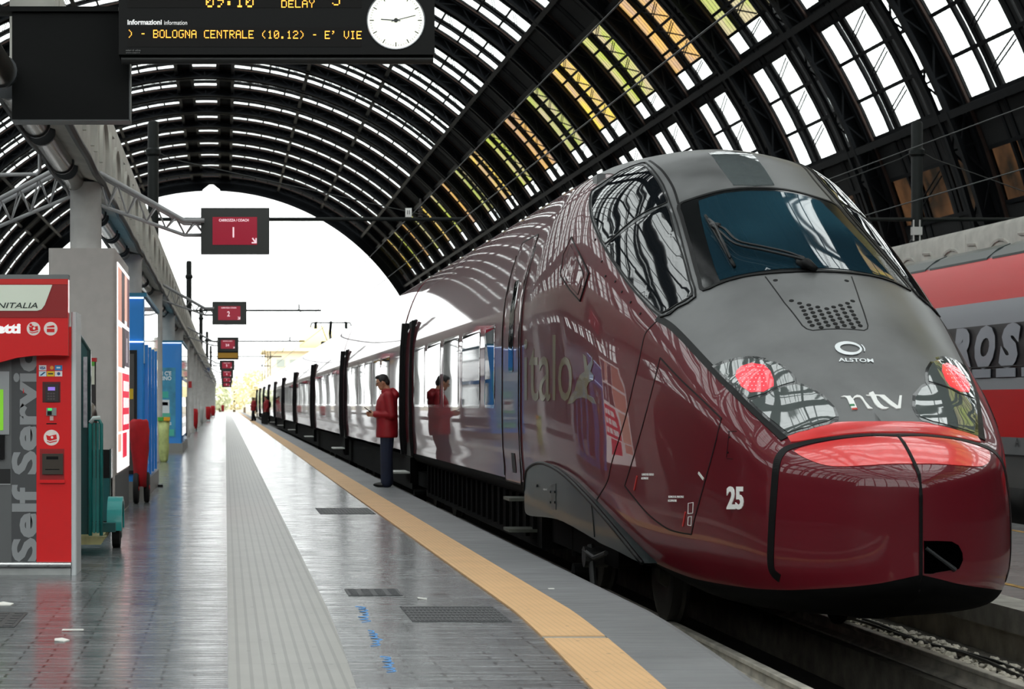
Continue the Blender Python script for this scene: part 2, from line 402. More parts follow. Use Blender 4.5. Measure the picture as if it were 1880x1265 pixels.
def groove_mat(name, c, per, axis, rough, amp, joint=.3, jaxis=1, dark=.12, cross=0, stain=True, gc=.72):
    m = bpy.data.materials.new(name); m.use_nodes = True; n = m.node_tree.nodes; L = m.node_tree.links; b = n['Principled BSDF']
    t = n.new('ShaderNodeTexCoord'); s = n.new('ShaderNodeSeparateXYZ'); L.new(t.outputs['Object'], s.inputs[0])
    def math_(op, a, v=None, b2=None):
        q = n.new('ShaderNodeMath'); q.operation = op
        L.new(a, q.inputs[0])
        if v is not None: q.inputs[1].default_value = v
        if b2 is not None: L.new(b2, q.inputs[1])
        return q.outputs[0]
    def band(ax, period, width):
        f = math_('PINGPONG', s.outputs[ax], period/2); return math_('LESS_THAN', f, width)
    g = band(axis, per, per*.14)
    j = band(jaxis, joint, .004)
    mx = math_('MAXIMUM', g, None, j)
    if cross: mx = math_('MAXIMUM', mx, None, band(1-axis, cross, cross*.12))
    z = n.new('ShaderNodeTexNoise'); z.inputs['Scale'].default_value = 2.5; z.inputs['Detail'].default_value = 6; L.new(t.outputs['Object'], z.inputs[0])
    r = n.new('ShaderNodeMapRange'); L.new(z.outputs[0], r.inputs[0]); r.inputs[1].default_value = .3; r.inputs[2].default_value = .7; r.inputs[3].default_value = 1-dark; r.inputs[4].default_value = 1+dark
    gm = n.new('ShaderNodeMapRange'); L.new(mx, gm.inputs[0]); gm.inputs[3].default_value = 1; gm.inputs[4].default_value = gc
    k = math_('MULTIPLY', r.outputs[0], None, gm.outputs[0])
    cm = n.new('ShaderNodeMix'); cm.data_type = 'RGBA'; cm.blend_type = 'MULTIPLY'; cm.inputs[0].default_value = 1; cm.inputs[6].default_value = (*srgb(c), 1); L.new(k, cm.inputs[7])
    # worn dark flecks
    v = n.new('ShaderNodeTexVoronoi'); v.inputs['Scale'].default_value = 7; L.new(t.outputs['Object'], v.inputs[0]); fl = math_('LESS_THAN', v.outputs['Distance'], .09)
    c2 = n.new('ShaderNodeMix'); c2.data_type = 'RGBA'; L.new(math_('MULTIPLY', fl, .45), c2.inputs[0]); L.new(cm.outputs[2], c2.inputs[6]); c2.inputs[7].default_value = (*srgb('#3a3835'), 1)
    L.new(c2.outputs[2], b.inputs['Base Color']); b.inputs['Roughness'].default_value = rough
    bp = n.new('ShaderNodeBump'); bp.inputs['Strength'].default_value = amp; bp.inputs['Distance'].default_value = .004; bp.invert = True; L.new(mx, bp.inputs['Height']); L.new(bp.outputs[0], b.inputs['Normal'])
    return m
light_tile = groove_mat('pale_ribbed_tile', '#979590', .062, 0, .36, .6, joint=.9, dark=.07)
yellow_tile = groove_mat('yellow_tactile_tile', '#dcb07e', .036, 0, .6, .6, joint=.4, cross=.05, dark=.06, gc=.86)
m = MB(); strip(m, -5.9, 2.45, -.9, 0.0); struct(m.build('floor', stone))
m = MB(); strip(m, .013, .645, -.2, .006); struct(m.build('tactile_guide_floor', light_tile))
m = MB(); ys = [4.0+.5*k for k in range(14)]+[10.95]; strip(m, 1.80, 2.16, -.2, .012, ys); struct(m.build('yellow_edge_floor', yellow_tile))
m = MB(); strip(m, 1.80, 2.16, -.2, .012, [11.05]+[y for y in YS if y > 11.4]); struct(m.build('yellow_edge_floor', yellow_tile))
m = MB(); strip(m, 1.80, 2.16, -.2, .007, [10.95, 11.05]); struct(m.build('floor_joint', conc))
m = MB()
prof = [(2.17, .004), (2.62, .004), (2.665, -.006), (2.69, -.035), (2.69, -.19), (2.17, -.19)]
m.loft([[(bendx(x, y), y, z) for x, z in prof] for y in YS]); struct(m.build('platform_coping', coping))
m = MB(); strip(m, -5.9, 2.6, -1.2, -.18); struct(m.build('platform_base', mat('dark_platform_wall', '#2a2826', .9, noise=.3)))
# low service platform on the other side of the train and the far platform
lowfl = floor_mat('service_platform_asphalt', '#6c6d6d', '#747574', '#4c4c4c', 3.1, 2.2, .35, .1, .3, mortar=.006)
m = MB(); strip(m, 6.05, 10.35, -1.2, -.27, bend=False); struct(m.build('service_platform_floor', [lowfl]))
m = MB(); m.box((6.0, 5, -.45), (6.35, 300, -.262)); struct(m.build('service_platform_coping', conc))
m = MB(); m.box((6.02, 5, -1.2), (6.06, 300, -.44)); struct(m.build('service_platform_wall', mat('crumbling_concrete_wall', '#a39c8e', .9, noise=.45, nscale=3, bump=.9, bscale=12)))
m = MB(); m.box((6.75, 9, -.272), (6.83, 300, -.266)); m.box((9.7, 9, -.272), (9.78, 300, -.266)); struct(m.build('service_platform_line_marking', mat('worn_yellow_paint', '#a07c3c', .7, noise=.4)))
m = MB(); strip(m, 13.85, 20.5, -1.2, 0, bend=False); struct(m.build('far_platform_floor', stone))
m = MB(); strip(m, -22, -9.2, -1.2, 0, bend=False); struct(m.build('left_platform_floor', stone))
# ground
m = MB(); m.box((-400, -120, -1.2), (400, 1500, -.98)); struct(m.build('ground', mat('track_bed', '#2b2723', .95, noise=.4, nscale=2, bump=.5)))
m = MB(); m.box((-300, 312, -1.0), (300, 1400, -.7)); struct(m.build('yard_ground', mat('yard_ballast', '#8b8578', .95, noise=.3, nscale=.5)))
# track: ballast shoulder, rails, concrete ledge under each rail
m = MB(); m.box((5.22, 6, -1.1), (6.03, 300, -.66)); m.box((-8.9, 6, -1.1), (-6.2, 300, -.68)); m.box((10.5, 6, -1.1), (13.8, 300, -.6)); struct(m.build('ballast_ground', mat('dark_ballast', '#57524a', .95, noise=.5, nscale=25, bump=1, bscale=30)))
m = MB(); m.box((2.6, 6, -1.1), (3.55, 300, -.70)); struct(m.build('track_edge_ground', mat('grimy_stone_edge', '#9a927f', .9, noise=.5, nscale=9, bump=1, bscale=18)))
def rail(x, y0, y1, label, group):
    r = [(-.07,-.14),(.07,-.14),(.07,-.125),(.012,-.105),(.012,-.045),(.036,-.03),(.036,-.004),(.03,0),(-.03,0),(-.036,-.004),(-.036,-.03),(-.012,-.045),(-.012,-.105),(-.07,-.125)]
    q = MB(); q.loft([[(x+a, y, -.5+b) for a, b in r] for y in (y0, y1)]); o = q.build('rail', mat('worn_rail_steel', '#b3ada2', .6, metal=.0, noise=.35, nscale=6)); return top(o, label, 'rail', group)
rail(3.683, 8, 310, 'steel running rail on the platform side under the burgundy train', None)
rail(5.117, 8, 310, 'steel running rail beside the ballast stones under the burgundy train', None)
rail(11.38, 18, 310, 'steel rail beneath the red train, nearer to the low platform', None)
for x in (3.683, 5.117):
    q = MB(); q.box((x-.16, 6, -.98), (x+.16, 300, -.645)); struct(q.build('rail_plinth_base', mat('rail_plinth', '#5f5a51', .9, noise=.4, nscale=6, bump=.6)))
# loose stones between the right rail and the wall
st = MB(); rnd = random.Random(3)
def stone_bits(mb, x, y, z, s):
    vs = []
    for a in range(6):
        for zz, rr in ((-.4, .7), (.25, 1), (.7, .5)):
            t = a*PI/3+rnd.uniform(-.3, .3); q = rr*s*rnd.uniform(.7, 1.1); vs.append((x+q*math.cos(t), y+q*math.sin(t), z+zz*s*rnd.uniform(.8, 1.1)))
    fs = [(a*3+k, ((a+1) % 6)*3+k, ((a+1) % 6)*3+k+1, a*3+k+1) for a in range(6) for k in (0, 1)]+[(2, 5, 8, 11, 14, 17)]
    mb.add(vs, fs)
for k in range(1500):
    y = rnd.uniform(10.5, 22); x = rnd.uniform(5.26, 5.85); stone_bits(st, x, y, -.66+rnd.uniform(0, .02), rnd.choice((.012, .018, .03, .04)))
for k in range(60):
    stone_bits(st, rnd.uniform(3.85, 4.95), rnd.uniform(11.0, 14.5), -.975, rnd.choice((.02, .03, .04)))
tag(st.build('ballast_stones', mat('ballast_stone', '#c4bdaf', .9, noise=.3, nscale=12)), 'loose pale ballast stones scattered between the right rail and the concrete wall', 'stones', kind='stuff')
for dx in (0, .06):
    q = MB(); q.tube([(5.62+dx+.04*math.sin(k*.9+dx*20), 10+k*.6, -.62+.01*math.sin(k*1.7)) for k in range(22)], .014, 6)
    top(q.build('cable', mat('black_rubber', '#15140f', .5), smooth=True), 'black cable lying on the ballast beside the low platform wall' if dx == 0 else 'second black cable on the ballast, hugging the wall side of the first', 'cable')
# platform details: manhole covers, litter, chalk marks
grate = mat('ribbed_iron_cover', '#4a4b4d', .45, metal=.4, bump=1, bscale=90)
def cover(x0, y0, x1, y1, label, slots=10):
    a = P(x0, y1, F*EYE/(y1-VY)); b = P(x1, y0, F*EYE/(y0-VY))
    q = MB(); q.box((a.x, a.y, -.01), (a.x+(x1-x0)*a.y/F, b.y, .004))
    n = slots; w = (x1-x0)*a.y/F
    for k in range(n):
        for j in range(6):
            u = a.x+w*(k+.2)/n; v = a.y+(b.y-a.y)*(j+.25)/6; q.box((u, v, .004), (u+w*.6/n, v+(b.y-a.y)*.5/6, .007))
    return top(q.build('manhole_cover', grate), label, 'manhole cover')
cover(758, 1114, 940, 1142, 'ribbed rectangular metal floor cover beside the break in the yellow strip', 24)
cover(588, 933, 690, 944, 'narrow metal drain cover left of the yellow strip, nearest to the red-jacketed man', 16)
cover(640, 1082, 740, 1094, 'faint rectangular floor cover right beside the pale ribbed strip', 4)
cover(-60, 1125, 26, 1152, 'worn metal hatch in the floor at the left photo edge', 3)
def litter(cx, cy, pts, label):
    Yc = F*EYE/(cy-VY); q = MB(); c = P(cx, cy, Yc)
    q.prism([(c.x+a, c.y+b) for a, b in pts], lambda x, y, d: (x, y, d+.002+.004*math.sin(x*60)), 0, .006)
    top(q.build('paper_scrap', mat('white_paper', '#e4e2dc', .7)), label, 'litter')
litter(113, 1176, [(-.035,-.05),(.02,-.07),(.045,0),(.0,.05),(-.04,.03)], 'crumpled white paper scrap on the dark floor in front of the ticket machine')
litter(133, 1159, [(-.06,-.01),(.06,-.015),(.065,.01),(-.055,.02)], 'thin white paper sliver lying just behind a crumpled scrap')
litter(4, 1110, [(-.05,-.06),(.06,-.05),(.07,.04),(.0,.08),(-.06,.04)], 'white paper scrap at the left photo edge beside the floor hatch')
litter(775, 1100, [(-.03,-.02),(.03,-.02),(.035,.02),(-.03,.02)], 'small white paper scrap beside the faint rectangular floor cover')
litter(1012, 1082, [(-.02,-.02),(.02,-.02),(.02,.02),(-.02,.02)], 'tiny pale scrap on the grey coping beyond the yellow strip break')
chalk = mat('blue_chalk', '#5b94cf', .9)
def squiggle(cx, cy, label, seed):
    r = random.Random(seed); q = MB(); pts = []
    for k in range(13):
        x = cx+r.uniform(-3, 3)+(k-6)*.7; y = cy+(k-6)*2.4; Yc = F*EYE/(y-VY); c = P(x, y, Yc); w = r.uniform(.006, .02)
        pts.append((c.x+(w if k % 2 else -w)*1.6, c.y, .001))
    q.tube([p_ for a_, b_ in zip(pts, pts[1:]+[pts[-1]]) for p_ in (a_, ((a_[0]+b_[0])/2+.012, (a_[1]+b_[1])/2, .001))], .0075, 4)
    q.v = [(v[0], v[1], max(0, min(.003, v[2]))) for v in q.v]
    top(q.build('chalk_mark', chalk), label, 'chalk mark')
squiggle(668, 1128, 'light blue scribbled mark on the dark floor, farthest of three in a row', 1)
squiggle(688, 1172, 'light blue scribbled mark on the dark floor, middle of three in a row', 2)
squiggle(712, 1220, 'light blue scribbled mark on the dark floor, nearest of three in a row', 3)
# ================================================================ THE BURGUNDY TRAIN
TC = 4.40                       # track centre
NOSE = 12.60
def pchip(xs, ys):
    xs = np.array(xs, float); ys = np.array(ys, float); h = np.diff(xs); d = np.diff(ys)/h; m = np.zeros(len(xs))
    for i in range(1, len(xs)-1):
        if d[i-1]*d[i] > 0:
            w1 = 2*h[i]+h[i-1]; w2 = h[i]+2*h[i-1]; m[i] = (w1+w2)/(w1/d[i-1]+w2/d[i])
    m[0] = d[0]; m[-1] = d[-1]
    def f(x):
        x = np.clip(np.asarray(x, float), xs[0], xs[-1]); i = np.clip(np.searchsorted(xs, x)-1, 0, len(xs)-2)
        t = (x-xs[i])/h[i]
        return (2*t**3-3*t**2+1)*ys[i]+(t**3-2*t**2+t)*h[i]*m[i]+(-2*t**3+3*t**2)*ys[i+1]+(t**3-t**2)*h[i]*m[i+1]
    return f
def track(*rows):
    u = [math.sqrt(max(0, r[0]-NOSE)) for r in rows]
    return [pchip(u, [r[k] for r in rows]) for k in range(1, len(rows[0]))]
# Y, roof centre z
fz, = track((12.60,.74),(12.63,.84),(12.70,.90),(12.8,.97),(13.0,1.075),(13.28,1.14),(13.56,1.31),(13.97,1.667),(14.41,1.994),(14.88,2.26),(15.6,2.62),(16.3,2.97),(16.6,3.13),(16.9,3.28),(17.4,3.49),(18.2,3.61),(19,3.65),(20,3.66))
# Y, shoulder half width, shoulder z
fs_, fzs = track((12.60,0,.70),(12.62,.12,.78),(12.66,.23,.81),(12.73,.36,.84),(12.85,.50,.87),(13.0,.62,.90),(13.13,.70,.92),(13.3,.775,.97),(13.51,.845,1.07),(13.95,.96,1.26),(14.39,1.03,1.46),(15.0,1.07,1.80),(15.34,1.085,1.976),(15.99,1.137,2.267),(16.5,1.165,2.50),(16.96,1.18,2.70),(17.65,1.15,3.03),(18.3,1.14,3.20),(19,1.13,3.265),(20,1.13,3.27))
# Y, greatest half width, its z
fW, fzW = track((12.60,0,.48),(12.62,.17,.48),(12.66,.28,.48),(12.73,.41,.48),(12.85,.56,.48),(13.0,.69,.48),(13.13,.775,.48),(13.3,.85,.50),(13.51,.92,.52),(14,1.05,.6),(14.5,1.16,.7),(15,1.255,.8),(15.5,1.335,.9),(16,1.395,1.05),(17,1.46,1.25),(18,1.485,1.4),(19,1.49,1.45),(20,1.49,1.45))
# Y, lower corner fraction, z2, x1 fraction, z1, z0
fx2, fz2, fx1, fz1, fz0 = track((12.60,.95,.24,.9,.20,.18),(12.66,.97,.20,.85,.12,.08),(12.85,.97,.17,.85,.06,.0),(13.13,.97,.16,.85,.0,-.10),(13.5,.96,.16,.84,-.04,-.16),(14.2,.95,.16,.82,-.06,-.20),(15,.95,.20,.82,.0,-.14),(15.6,.96,.32,.84,.12,.02),(16.3,.97,.48,.88,.30,.25),(17,.98,.62,.93,.40,.39),(18,.985,.66,.945,.41,.41),(20,.985,.68,.945,.41,.41))
NK = 9; SUB = 12; VC = (NK-1)*SUB          # samples of the half section: 0..VC
def keys(y):
    u = math.sqrt(max(0, y-NOSE)); s, zs, W, zW, zt = [float(f(u)) for f in (fs_, fzs, fW, fzW, fz)]
    x2, z2, x1, z1, z0 = [float(f(u)) for f in (fx2, fz2, fx1, fz1, fz0)]
    k = .75+.11*min(1, max(0, (y-15)/4)); kz = .44
    t6 = .34; t7 = .085
    if y < 14: t6, t7 = .30, .07
    return [(0, z0), (x1*W, z1), (x2*W, z2), (W, zW), (s+k*(W-s), zs-kz*(zs-zW)), (s, zs), (.68*s, zt-(zt-zs)*t6), (.34*s, zt-(zt-zs)*t7), (0, zt)]
def section(y):
    k = np.array(keys(y)); k = np.vstack([[-k[1][0], k[1][1]], k, [-k[-2][0], k[-2][1]]]); out = []
    for i in range(1, NK):
        p0, p1, p2, p3 = k[i-1], k[i], k[i+1], k[i+2]
        if i == 1: p0 = p1-(p2-p1)                      # flat belly with a firm edge
        t0 = 0; a = .5
        t1 = t0+max(1e-4, np.linalg.norm(p1-p0)**a); t2 = t1+max(1e-4, np.linalg.norm(p2-p1)**a); t3 = t2+max(1e-4, np.linalg.norm(p3-p2)**a)
        for j in range(SUB):
            t = t1+(t2-t1)*j/SUB
            A1 = (t1-t)/(t1-t0)*p0+(t-t0)/(t1-t0)*p1; A2 = (t2-t)/(t2-t1)*p1+(t-t1)/(t2-t1)*p2; A3 = (t3-t)/(t3-t2)*p2+(t-t2)/(t3-t2)*p3
            B1 = (t2-t)/(t2-t0)*A1+(t-t0)/(t2-t0)*A2; B2 = (t3-t)/(t3-t1)*A2+(t-t1)/(t3-t1)*A3
            out.append((t2-t)/(t2-t1)*B1+(t-t1)/(t2-t1)*B2)
    out.append(k[NK]); return np.array(out)
CAR0 = 32.95; PITCH = 17.1
UY = [NOSE+(math.sqrt(6.9)*k/150)**2 for k in range(151)]+[20.0, 21, 22, 23.5, 25, 27, 29, 31, CAR0]
SEC = np.array([section(y) for y in UY])        # [station, v, (x, z)]
UYA = np.array(UY)
def surf(y, v):
    """point of the hull; v runs 0..VC on the platform side and VC..2VC on the far side"""
    side = -1
    if v > VC: v = 2*VC-v; side = 1
    v = min(max(v, 0), VC); i = int(min(max(np.searchsorted(UYA, y)-1, 0), len(UYA)-2)); t = (y-UYA[i])/(UYA[i+1]-UYA[i]); t = min(max(t, 0), 1)
    j = int(min(math.floor(v), VC-1)); w = v-j
    q = (1-t)*((1-w)*SEC[i, j]+w*SEC[i, j+1])+t*((1-w)*SEC[i+1, j]+w*SEC[i+1, j+1])
    return Vector((TC+side*q[0], y, q[1]))
def normal(y, v, e=.04, ev=.8):
    a = surf(y+e, v); b = surf(max(NOSE+1e-4, y-e), v); c = surf(y, v+ev); d = surf(y, v-ev)
    n = (a-b).cross(c-d)
    if n.length < 1e-9: return Vector((0, -1, 0))
    n.normalize(); p = surf(y, v); 
    if n.dot(p-Vector((TC, max(y, 14.0)+.8, 1.2))) < 0: n = -n
    return n
# hull grid for finding where a photo pixel meets the hull
gv = []; gf = []; NV = 2*VC
for i, y in enumerate(UY):
    for j in range(NV+1): gv.append(surf(y, j))
for i in range(len(UY)-1):
    for j in range(NV): gf.append((i*(NV+1)+j, (i+1)*(NV+1)+j, (i+1)*(NV+1)+j+1, i*(NV+1)+j+1))
HB = BVHTree.FromPolygons(gv, gf)
CAM = Vector((0, 0, EYE))
def inv(hit, fi):
    i, j = divmod(fi, NV); best = None
    y = hit.y; lo, hi = float(j), float(j+1)
    for _ in range(24):
        a = lo+(hi-lo)/3; b = hi-(hi-lo)/3
        if (surf(y, a)-hit).length < (surf(y, b)-hit).length: hi = b
        else: lo = a
    return (y, (lo+hi)/2)
MISS = []
def hitpx(x, y):
    d = Vector(((x-VX)/F, 1, -(y-VY)/F)).normalized(); loc, n, fi, _ = HB.ray_cast(CAM, d)
    if loc is None:
        MISS.append((x, y)); best = None
        for k in range(60):
            q = CAM+d*(12+k*.15); h = HB.find_nearest(q)
            if best is None or h[3] < best[3]: best = h
        loc, n, fi = best[0], best[1], best[2]
    return inv(loc, fi)
def hitside(y, z, side=-1):
    loc, n, fi, _ = HB.ray_cast(Vector((TC+side*6, y, z)), Vector((-side, 0, 0)))
    return inv(loc, fi)
def smooth_poly(pts, n=6, closed=True):
    out = []; m = len(pts)
    for i in range(m if closed else m-1):
        p0 = pts[(i-1) % m] if closed or i > 0 else pts[i]; p1 = pts[i]; p2 = pts[(i+1) % m]; p3 = pts[(i+2) % m] if closed or i < m-2 else p2
        for k in range(n):
            t = k/n; out.append(tuple(.5*((2*p1[a])+(-p0[a]+p2[a])*t+(2*p0[a]-5*p1[a]+4*p2[a]-p3[a])*t*t+(-p0[a]+3*p1[a]-3*p2[a]+p3[a])*t**3) for a in (0, 1)))
    if not closed: out.append(pts[-1])
    return out
def dens(pts, step):
    out = []; m = len(pts)
    for i in range(m):
        a, b = pts[i], pts[(i+1) % m]; k = max(1, int(math.hypot(b[0]-a[0], b[1]-a[1])/step))
        out += [(a[0]+(b[0]-a[0])*t/k, a[1]+(b[1]-a[1])*t/k) for t in range(k)]
    return out
VS = .032  # metres per step of v, roughly
def shell(mb, uv, d=.004, step=.07, rim=True, inner=-.01):
    """a thin panel lying on the hull, from its outline in (y, v)"""
    pts = [(u, v*VS) for u, v in uv]
    pts = dens(pts, step); cl = [pts[0]]
    for p in pts[1:]:
        if math.hypot(p[0]-cl[-1][0], p[1]-cl[-1][1]) > 2e-4: cl.append(p)
    if math.hypot(cl[0][0]-cl[-1][0], cl[0][1]-cl[-1][1]) < 2e-4: cl.pop()
    n = len(cl); vs = [Vector(p) for p in cl]
    ys = [p[0] for p in cl]; zs = [p[1] for p in cl]
    def inside(x, y):
        c = False; j = n-1
        for i in range(n):
            if (cl[i][1] > y) != (cl[j][1] > y) and x < (cl[j][0]-cl[i][0])*(y-cl[i][1])/(cl[j][1]-cl[i][1])+cl[i][0]: c = not c
            j = i
        return c
    A = np.array(cl)
    x = min(ys)+step/2
    while x < max(ys):
        z = min(zs)+step/2
        while z < max(zs):
            if inside(x, z) and np.min(np.hypot(A[:,0]-x, A[:,1]-z)) > step*.45: vs.append(Vector((x, z)))
            z += step
        x += step
    r = geometry.delaunay_2d_cdt(vs, [(i, (i+1) % n) for i in range(n)], [list(range(n))], 1, 1e-6)
    V, E, FF = r[0], r[1], r[2]
    V3 = []
    for p in V:
        u, v = p[0], p[1]/VS; V3.append(surf(u, v)+normal(u, v)*d)
    k = len(V3); fs = [tuple(f) for f in FF]
    if rim:
        orig = r[3]; loop = []
        for i in range(n):
            for q, o in enumerate(orig):
                if i in o: loop.append(q); break
        low = []
        for q in loop:
            u, v = V[q][0], V[q][1]/VS; low.append(surf(u, v)+normal(u, v)*inner)
        V3 += low; m = len(loop)
        for i in range(m):
            a, b = loop[i], loop[(i+1) % m]
            if a != b: fs.append((a, b, k+(i+1) % m, k+i))
    mb.add(V3, fs); return mb
def panel(name, uv, m, parent, d=.004, step=.07, label=None, **k):
    q = MB(); shell(q, uv, d, step, **k); o = q.build(name, m, parent, angle=40, fix=False)
    bm = bmesh.new(); bm.from_mesh(o.data); bmesh.ops.recalc_face_normals(bm, faces=bm.faces)
    # make the outer skin face outwards
    s = 0
    for f in list(bm.faces)[:40]:
        c = f.calc_center_median()+root_loc(parent); s += f.normal.dot(c-Vector((TC, max(c.y, 14.0)+.8, 1.2)))
    if s < 0: bmesh.ops.reverse_faces(bm, faces=bm.faces)
    bm.to_mesh(o.data); bm.free()
    if label: o['label'] = label
    return o
def mir(uv): return [(u, 2*VC-v) for u, v in uv]
def px(pts): return [hitpx(*p) for p in pts]
def whole(half):
    """outline of a panel that crosses the centre line, from its platform-side half (first and last point on the centre line)"""
    h = [(u, VC) if i in (0, len(half)-1) else (u, v) for i, (u, v) in enumerate(half)]
    return h+[(u, 2*VC-v) for u, v in h[-2:0:-1]]
def ribbon(mb, uv, w, d=.003, n=None):
    """a narrow strip on the hull along a line in (y, v)"""
    P3 = [surf(*p) for p in uv]; N3 = [normal(*p) for p in uv]; vs = []
    for i, p in enumerate(P3):
        t = (P3[min(i+1, len(P3)-1)]-P3[max(i-1, 0)])
        if t.length < 1e-8: t = Vector((0, 0, 1))
        s = t.normalized().cross(N3[i]).normalized()*w/2
        vs += [p-s+N3[i]*d, p+s+N3[i]*d, p+s-N3[i]*.01, p-s-N3[i]*.01]
    fs = []
    for i in range(len(P3)-1):
        a, b = 4*i, 4*i+4; fs += [(a, a+1, b+1, b), (a+1, a+2, b+2, b+1), (a+3, a, b, b+3)]
    fs += [(0, 3, 2, 1), (4*len(P3)-4, 4*len(P3)-3, 4*len(P3)-2, 4*len(P3)-1)]
    mb.add(vs, fs); return mb
def uvline(uv, n=8):
    out = []
    for i in range(len(uv)-1):
        for k in range(n): out.append(tuple(uv[i][a]+(uv[i+1][a]-uv[i][a])*k/n for a in (0, 1)))
    out.append(uv[-1]); return out
def pxl(pts, n=6): return px(smooth_poly(pts, n, False))
def vz(z, y=25.0):
    """v of the straight body at height z"""
    s = section(y); k = SUB
    for j in range(SUB, 6*SUB):
        if s[j][1] <= z < s[j+1][1]: return j+(z-s[j][1])/(s[j+1][1]-s[j][1])
    return 5*SUB

wine = mat('burgundy_paint', (.105, .0065, .0125), .33, metal=.0, coat=.7, coat_rough=.02, spec=.15, noise=.08, nscale=1.2)
wine_n = mat('burgundy_nose_paint', (.085, .0065, .018), .34, metal=.15, coat=.75, coat_rough=.08, noise=.12, nscale=3)
hood = mat('dusty_grey_hood', (.10, .102, .103), .45, coat=.3, coat_rough=.28, noise=.3, nscale=2.5, rvar=.08)
black = mat('black_seal', '#050506', .5, spec=.2)
blackm = mat('black_underframe', '#060606', .9, noise=.4, spec=.1)
glass = mat('dark_window_glass', '#0d1012', .02, spec=.7)
glass_side = mat('smoked_cab_glass', '#14171a', .03, spec=.6)
frame_g = mat('grey_window_frame', '#3a3c3d', .4, coat=.4, noise=.3, nscale=8)
redlac = mat('sheen_red_lacquer', (.74, .045, .045), .3, coat=.9, coat_rough=.08, noise=.05)  # red lacquer, base colour raised to carry its pinkish reflection
white = mat('white_marking', '#e8e8e6', .5)
chrome = mat('brushed_steel', '#c9cccd', .3, metal=1)

T = empty('high_speed_train', (TC, 20, -.5), 'long burgundy high speed train with a dusty grey rounded nose standing at the platform', 'train')
# hull of the leading car: painted nose shell and its dark belly in one part each
q = MB(); rows = []
vs = []; fs = []
jj = list(range(SUB+SUB//2, 2*VC-SUB-SUB//2+1)); NJ = len(jj)
for i, y in enumerate(UY):
    for j in jj: vs.append(surf(y, j))
for i in range(len(UY)-1):
    for k in range(NJ-1): fs.append((i*NJ+k, (i+1)*NJ+k, (i+1)*NJ+k+1, i*NJ+k+1))
q.add(vs, fs); q.add([surf(CAR0, j) for j in range(2*VC)], [tuple(range(2*VC))])
body0 = q.build('nose_car_body', wine, T, angle=50)
q = MB(); jb = list(range(0, SUB+SUB//2+1)); vs = []
for s in (-1, 1):
    vs = []
    for i, y in enumerate(UY):
        for j in jb:
            p = surf(y, j); p.x = TC+s*abs(p.x-TC); vs.append(p)
    n = len(jb); q.add(vs, [(i*n+k, (i+1)*n+k, (i+1)*n+k+1, i*n+k+1) for i in range(len(UY)-1) for k in range(n-1)])
q.build('belly_fairing', blackm, T, angle=50)

# dark roof cap, hood
rear_v = 4.66*SUB
LEFT = [(1132,322),(1105,333),(1090,352),(1086,380),(1092,415),(1107,450),(1134,493),(1168,539),(1207,581),(1237,600),(1305.7,673.5),(1369.7,737.5),(1438.5,804)]
front = [(1449,801.6),(1480,790),(1517,780),(1544,775.5),(1592,774.5),(1627,774.5)]
hl = [(CAR0-.02, 5.55*SUB), (24, 5.55*SUB), (20.5, 5.6*SUB), (19.2, 5.62*SUB)]+px(smooth_poly(LEFT, 4, False))+px(smooth_poly(front, 3, False))
HOODP = whole([(CAR0-.02, VC)]+hl)
capo = panel('grey_hood_shell', HOODP, hood, T, d=.006, step=.10, label='dusty grey hood and dark roof')
# recessed dark joint along the hood edge
for mm in (0, 1):
    q = MB()
    l = px(smooth_poly([(1207,584),(1240,606),(1305.7,675.5),(1369.7,740),(1440,807)], 6, False)); l = mir(l) if mm else l
    ribbon(q, l, .05, .0075)
    q.build('hood_edge_gap', black, T)
# red band below the hood
band = px(smooth_poly([(1627,775),(1592,775),(1544,776),(1517,780.5),(1480,790.5),(1446,802.5)], 3, False))+px([(1452,812)])+px(smooth_poly([(1466,811),(1500,805.5),(1551,797.5),(1600,794),(1639,794)], 3, False))
panel('red_band', whole(band), redlac, T, d=.007, step=.05)
# coupler cover: groove around it, centre seam, red patch, coupler opening
q = MB()
g = px(smooth_poly([(1641,799.5),(1600,799),(1551,802.5),(1500,809.5),(1468,816.5),(1443,825),(1430,840),(1425,860),(1421.5,900),(1417,970),(1415,1028),(1419,1050),(1432,1062)], 5, False))
g[0] = (g[0][0], VC); ribbon(q, g, .062, .004); ribbon(q, mir(g), .062, .004)
q.build('coupler_cover_gap', black, T)
q = MB(); cs = [(NOSE+.015+(y-NOSE), VC) for y in (13.02, 12.9, 12.8, 12.72, 12.66, 12.62)]
l = [surf(*c)+Vector((0, -.004, .004)) for c in cs]; l += [Vector((TC, NOSE-.004, z)) for z in (.72, .6, .45, .3, .22)]+[Vector((TC, NOSE+.03, .12)), Vector((TC, NOSE+.12, .06))]
q.tube(l, .012, 6); q.build('cover_centre_seam', black, T)
rp_ = px(smooth_poly([(1655,803.5),(1600,802.5),(1551,807),(1500,815.5),(1468,824)], 3, False))+px(smooth_poly([(1458,829),(1464,833.5),(1476.5,840.5),(1507,852.5),(1540,857),(1590,855),(1640,852),(1681,852)], 3, False))
panel('red_cover_top', whole(rp_), redlac, T, d=.005, step=.035)
ho = px([(1696,993),(1720,993),(1746,994),(1758,1001),(1765,1015),(1766,1028),(1759,1044),(1741,1047),(1717,1051),(1697,1053)])
panel('coupler_opening', ho, mat('coupler_dark', '#010101', .95, spec=.0), T, d=.010, step=.03)
a = surf(*hitpx(1699,1006)); b = surf(*hitpx(1752,1046)); q = MB(); q.cyl(a+Vector((0, -.01, 0)), b+Vector((0, -.012, 0)), .012, 8, .016); q.build('tow_bar', mat('dark_steel', '#3c3e40', .45, metal=.7), T)

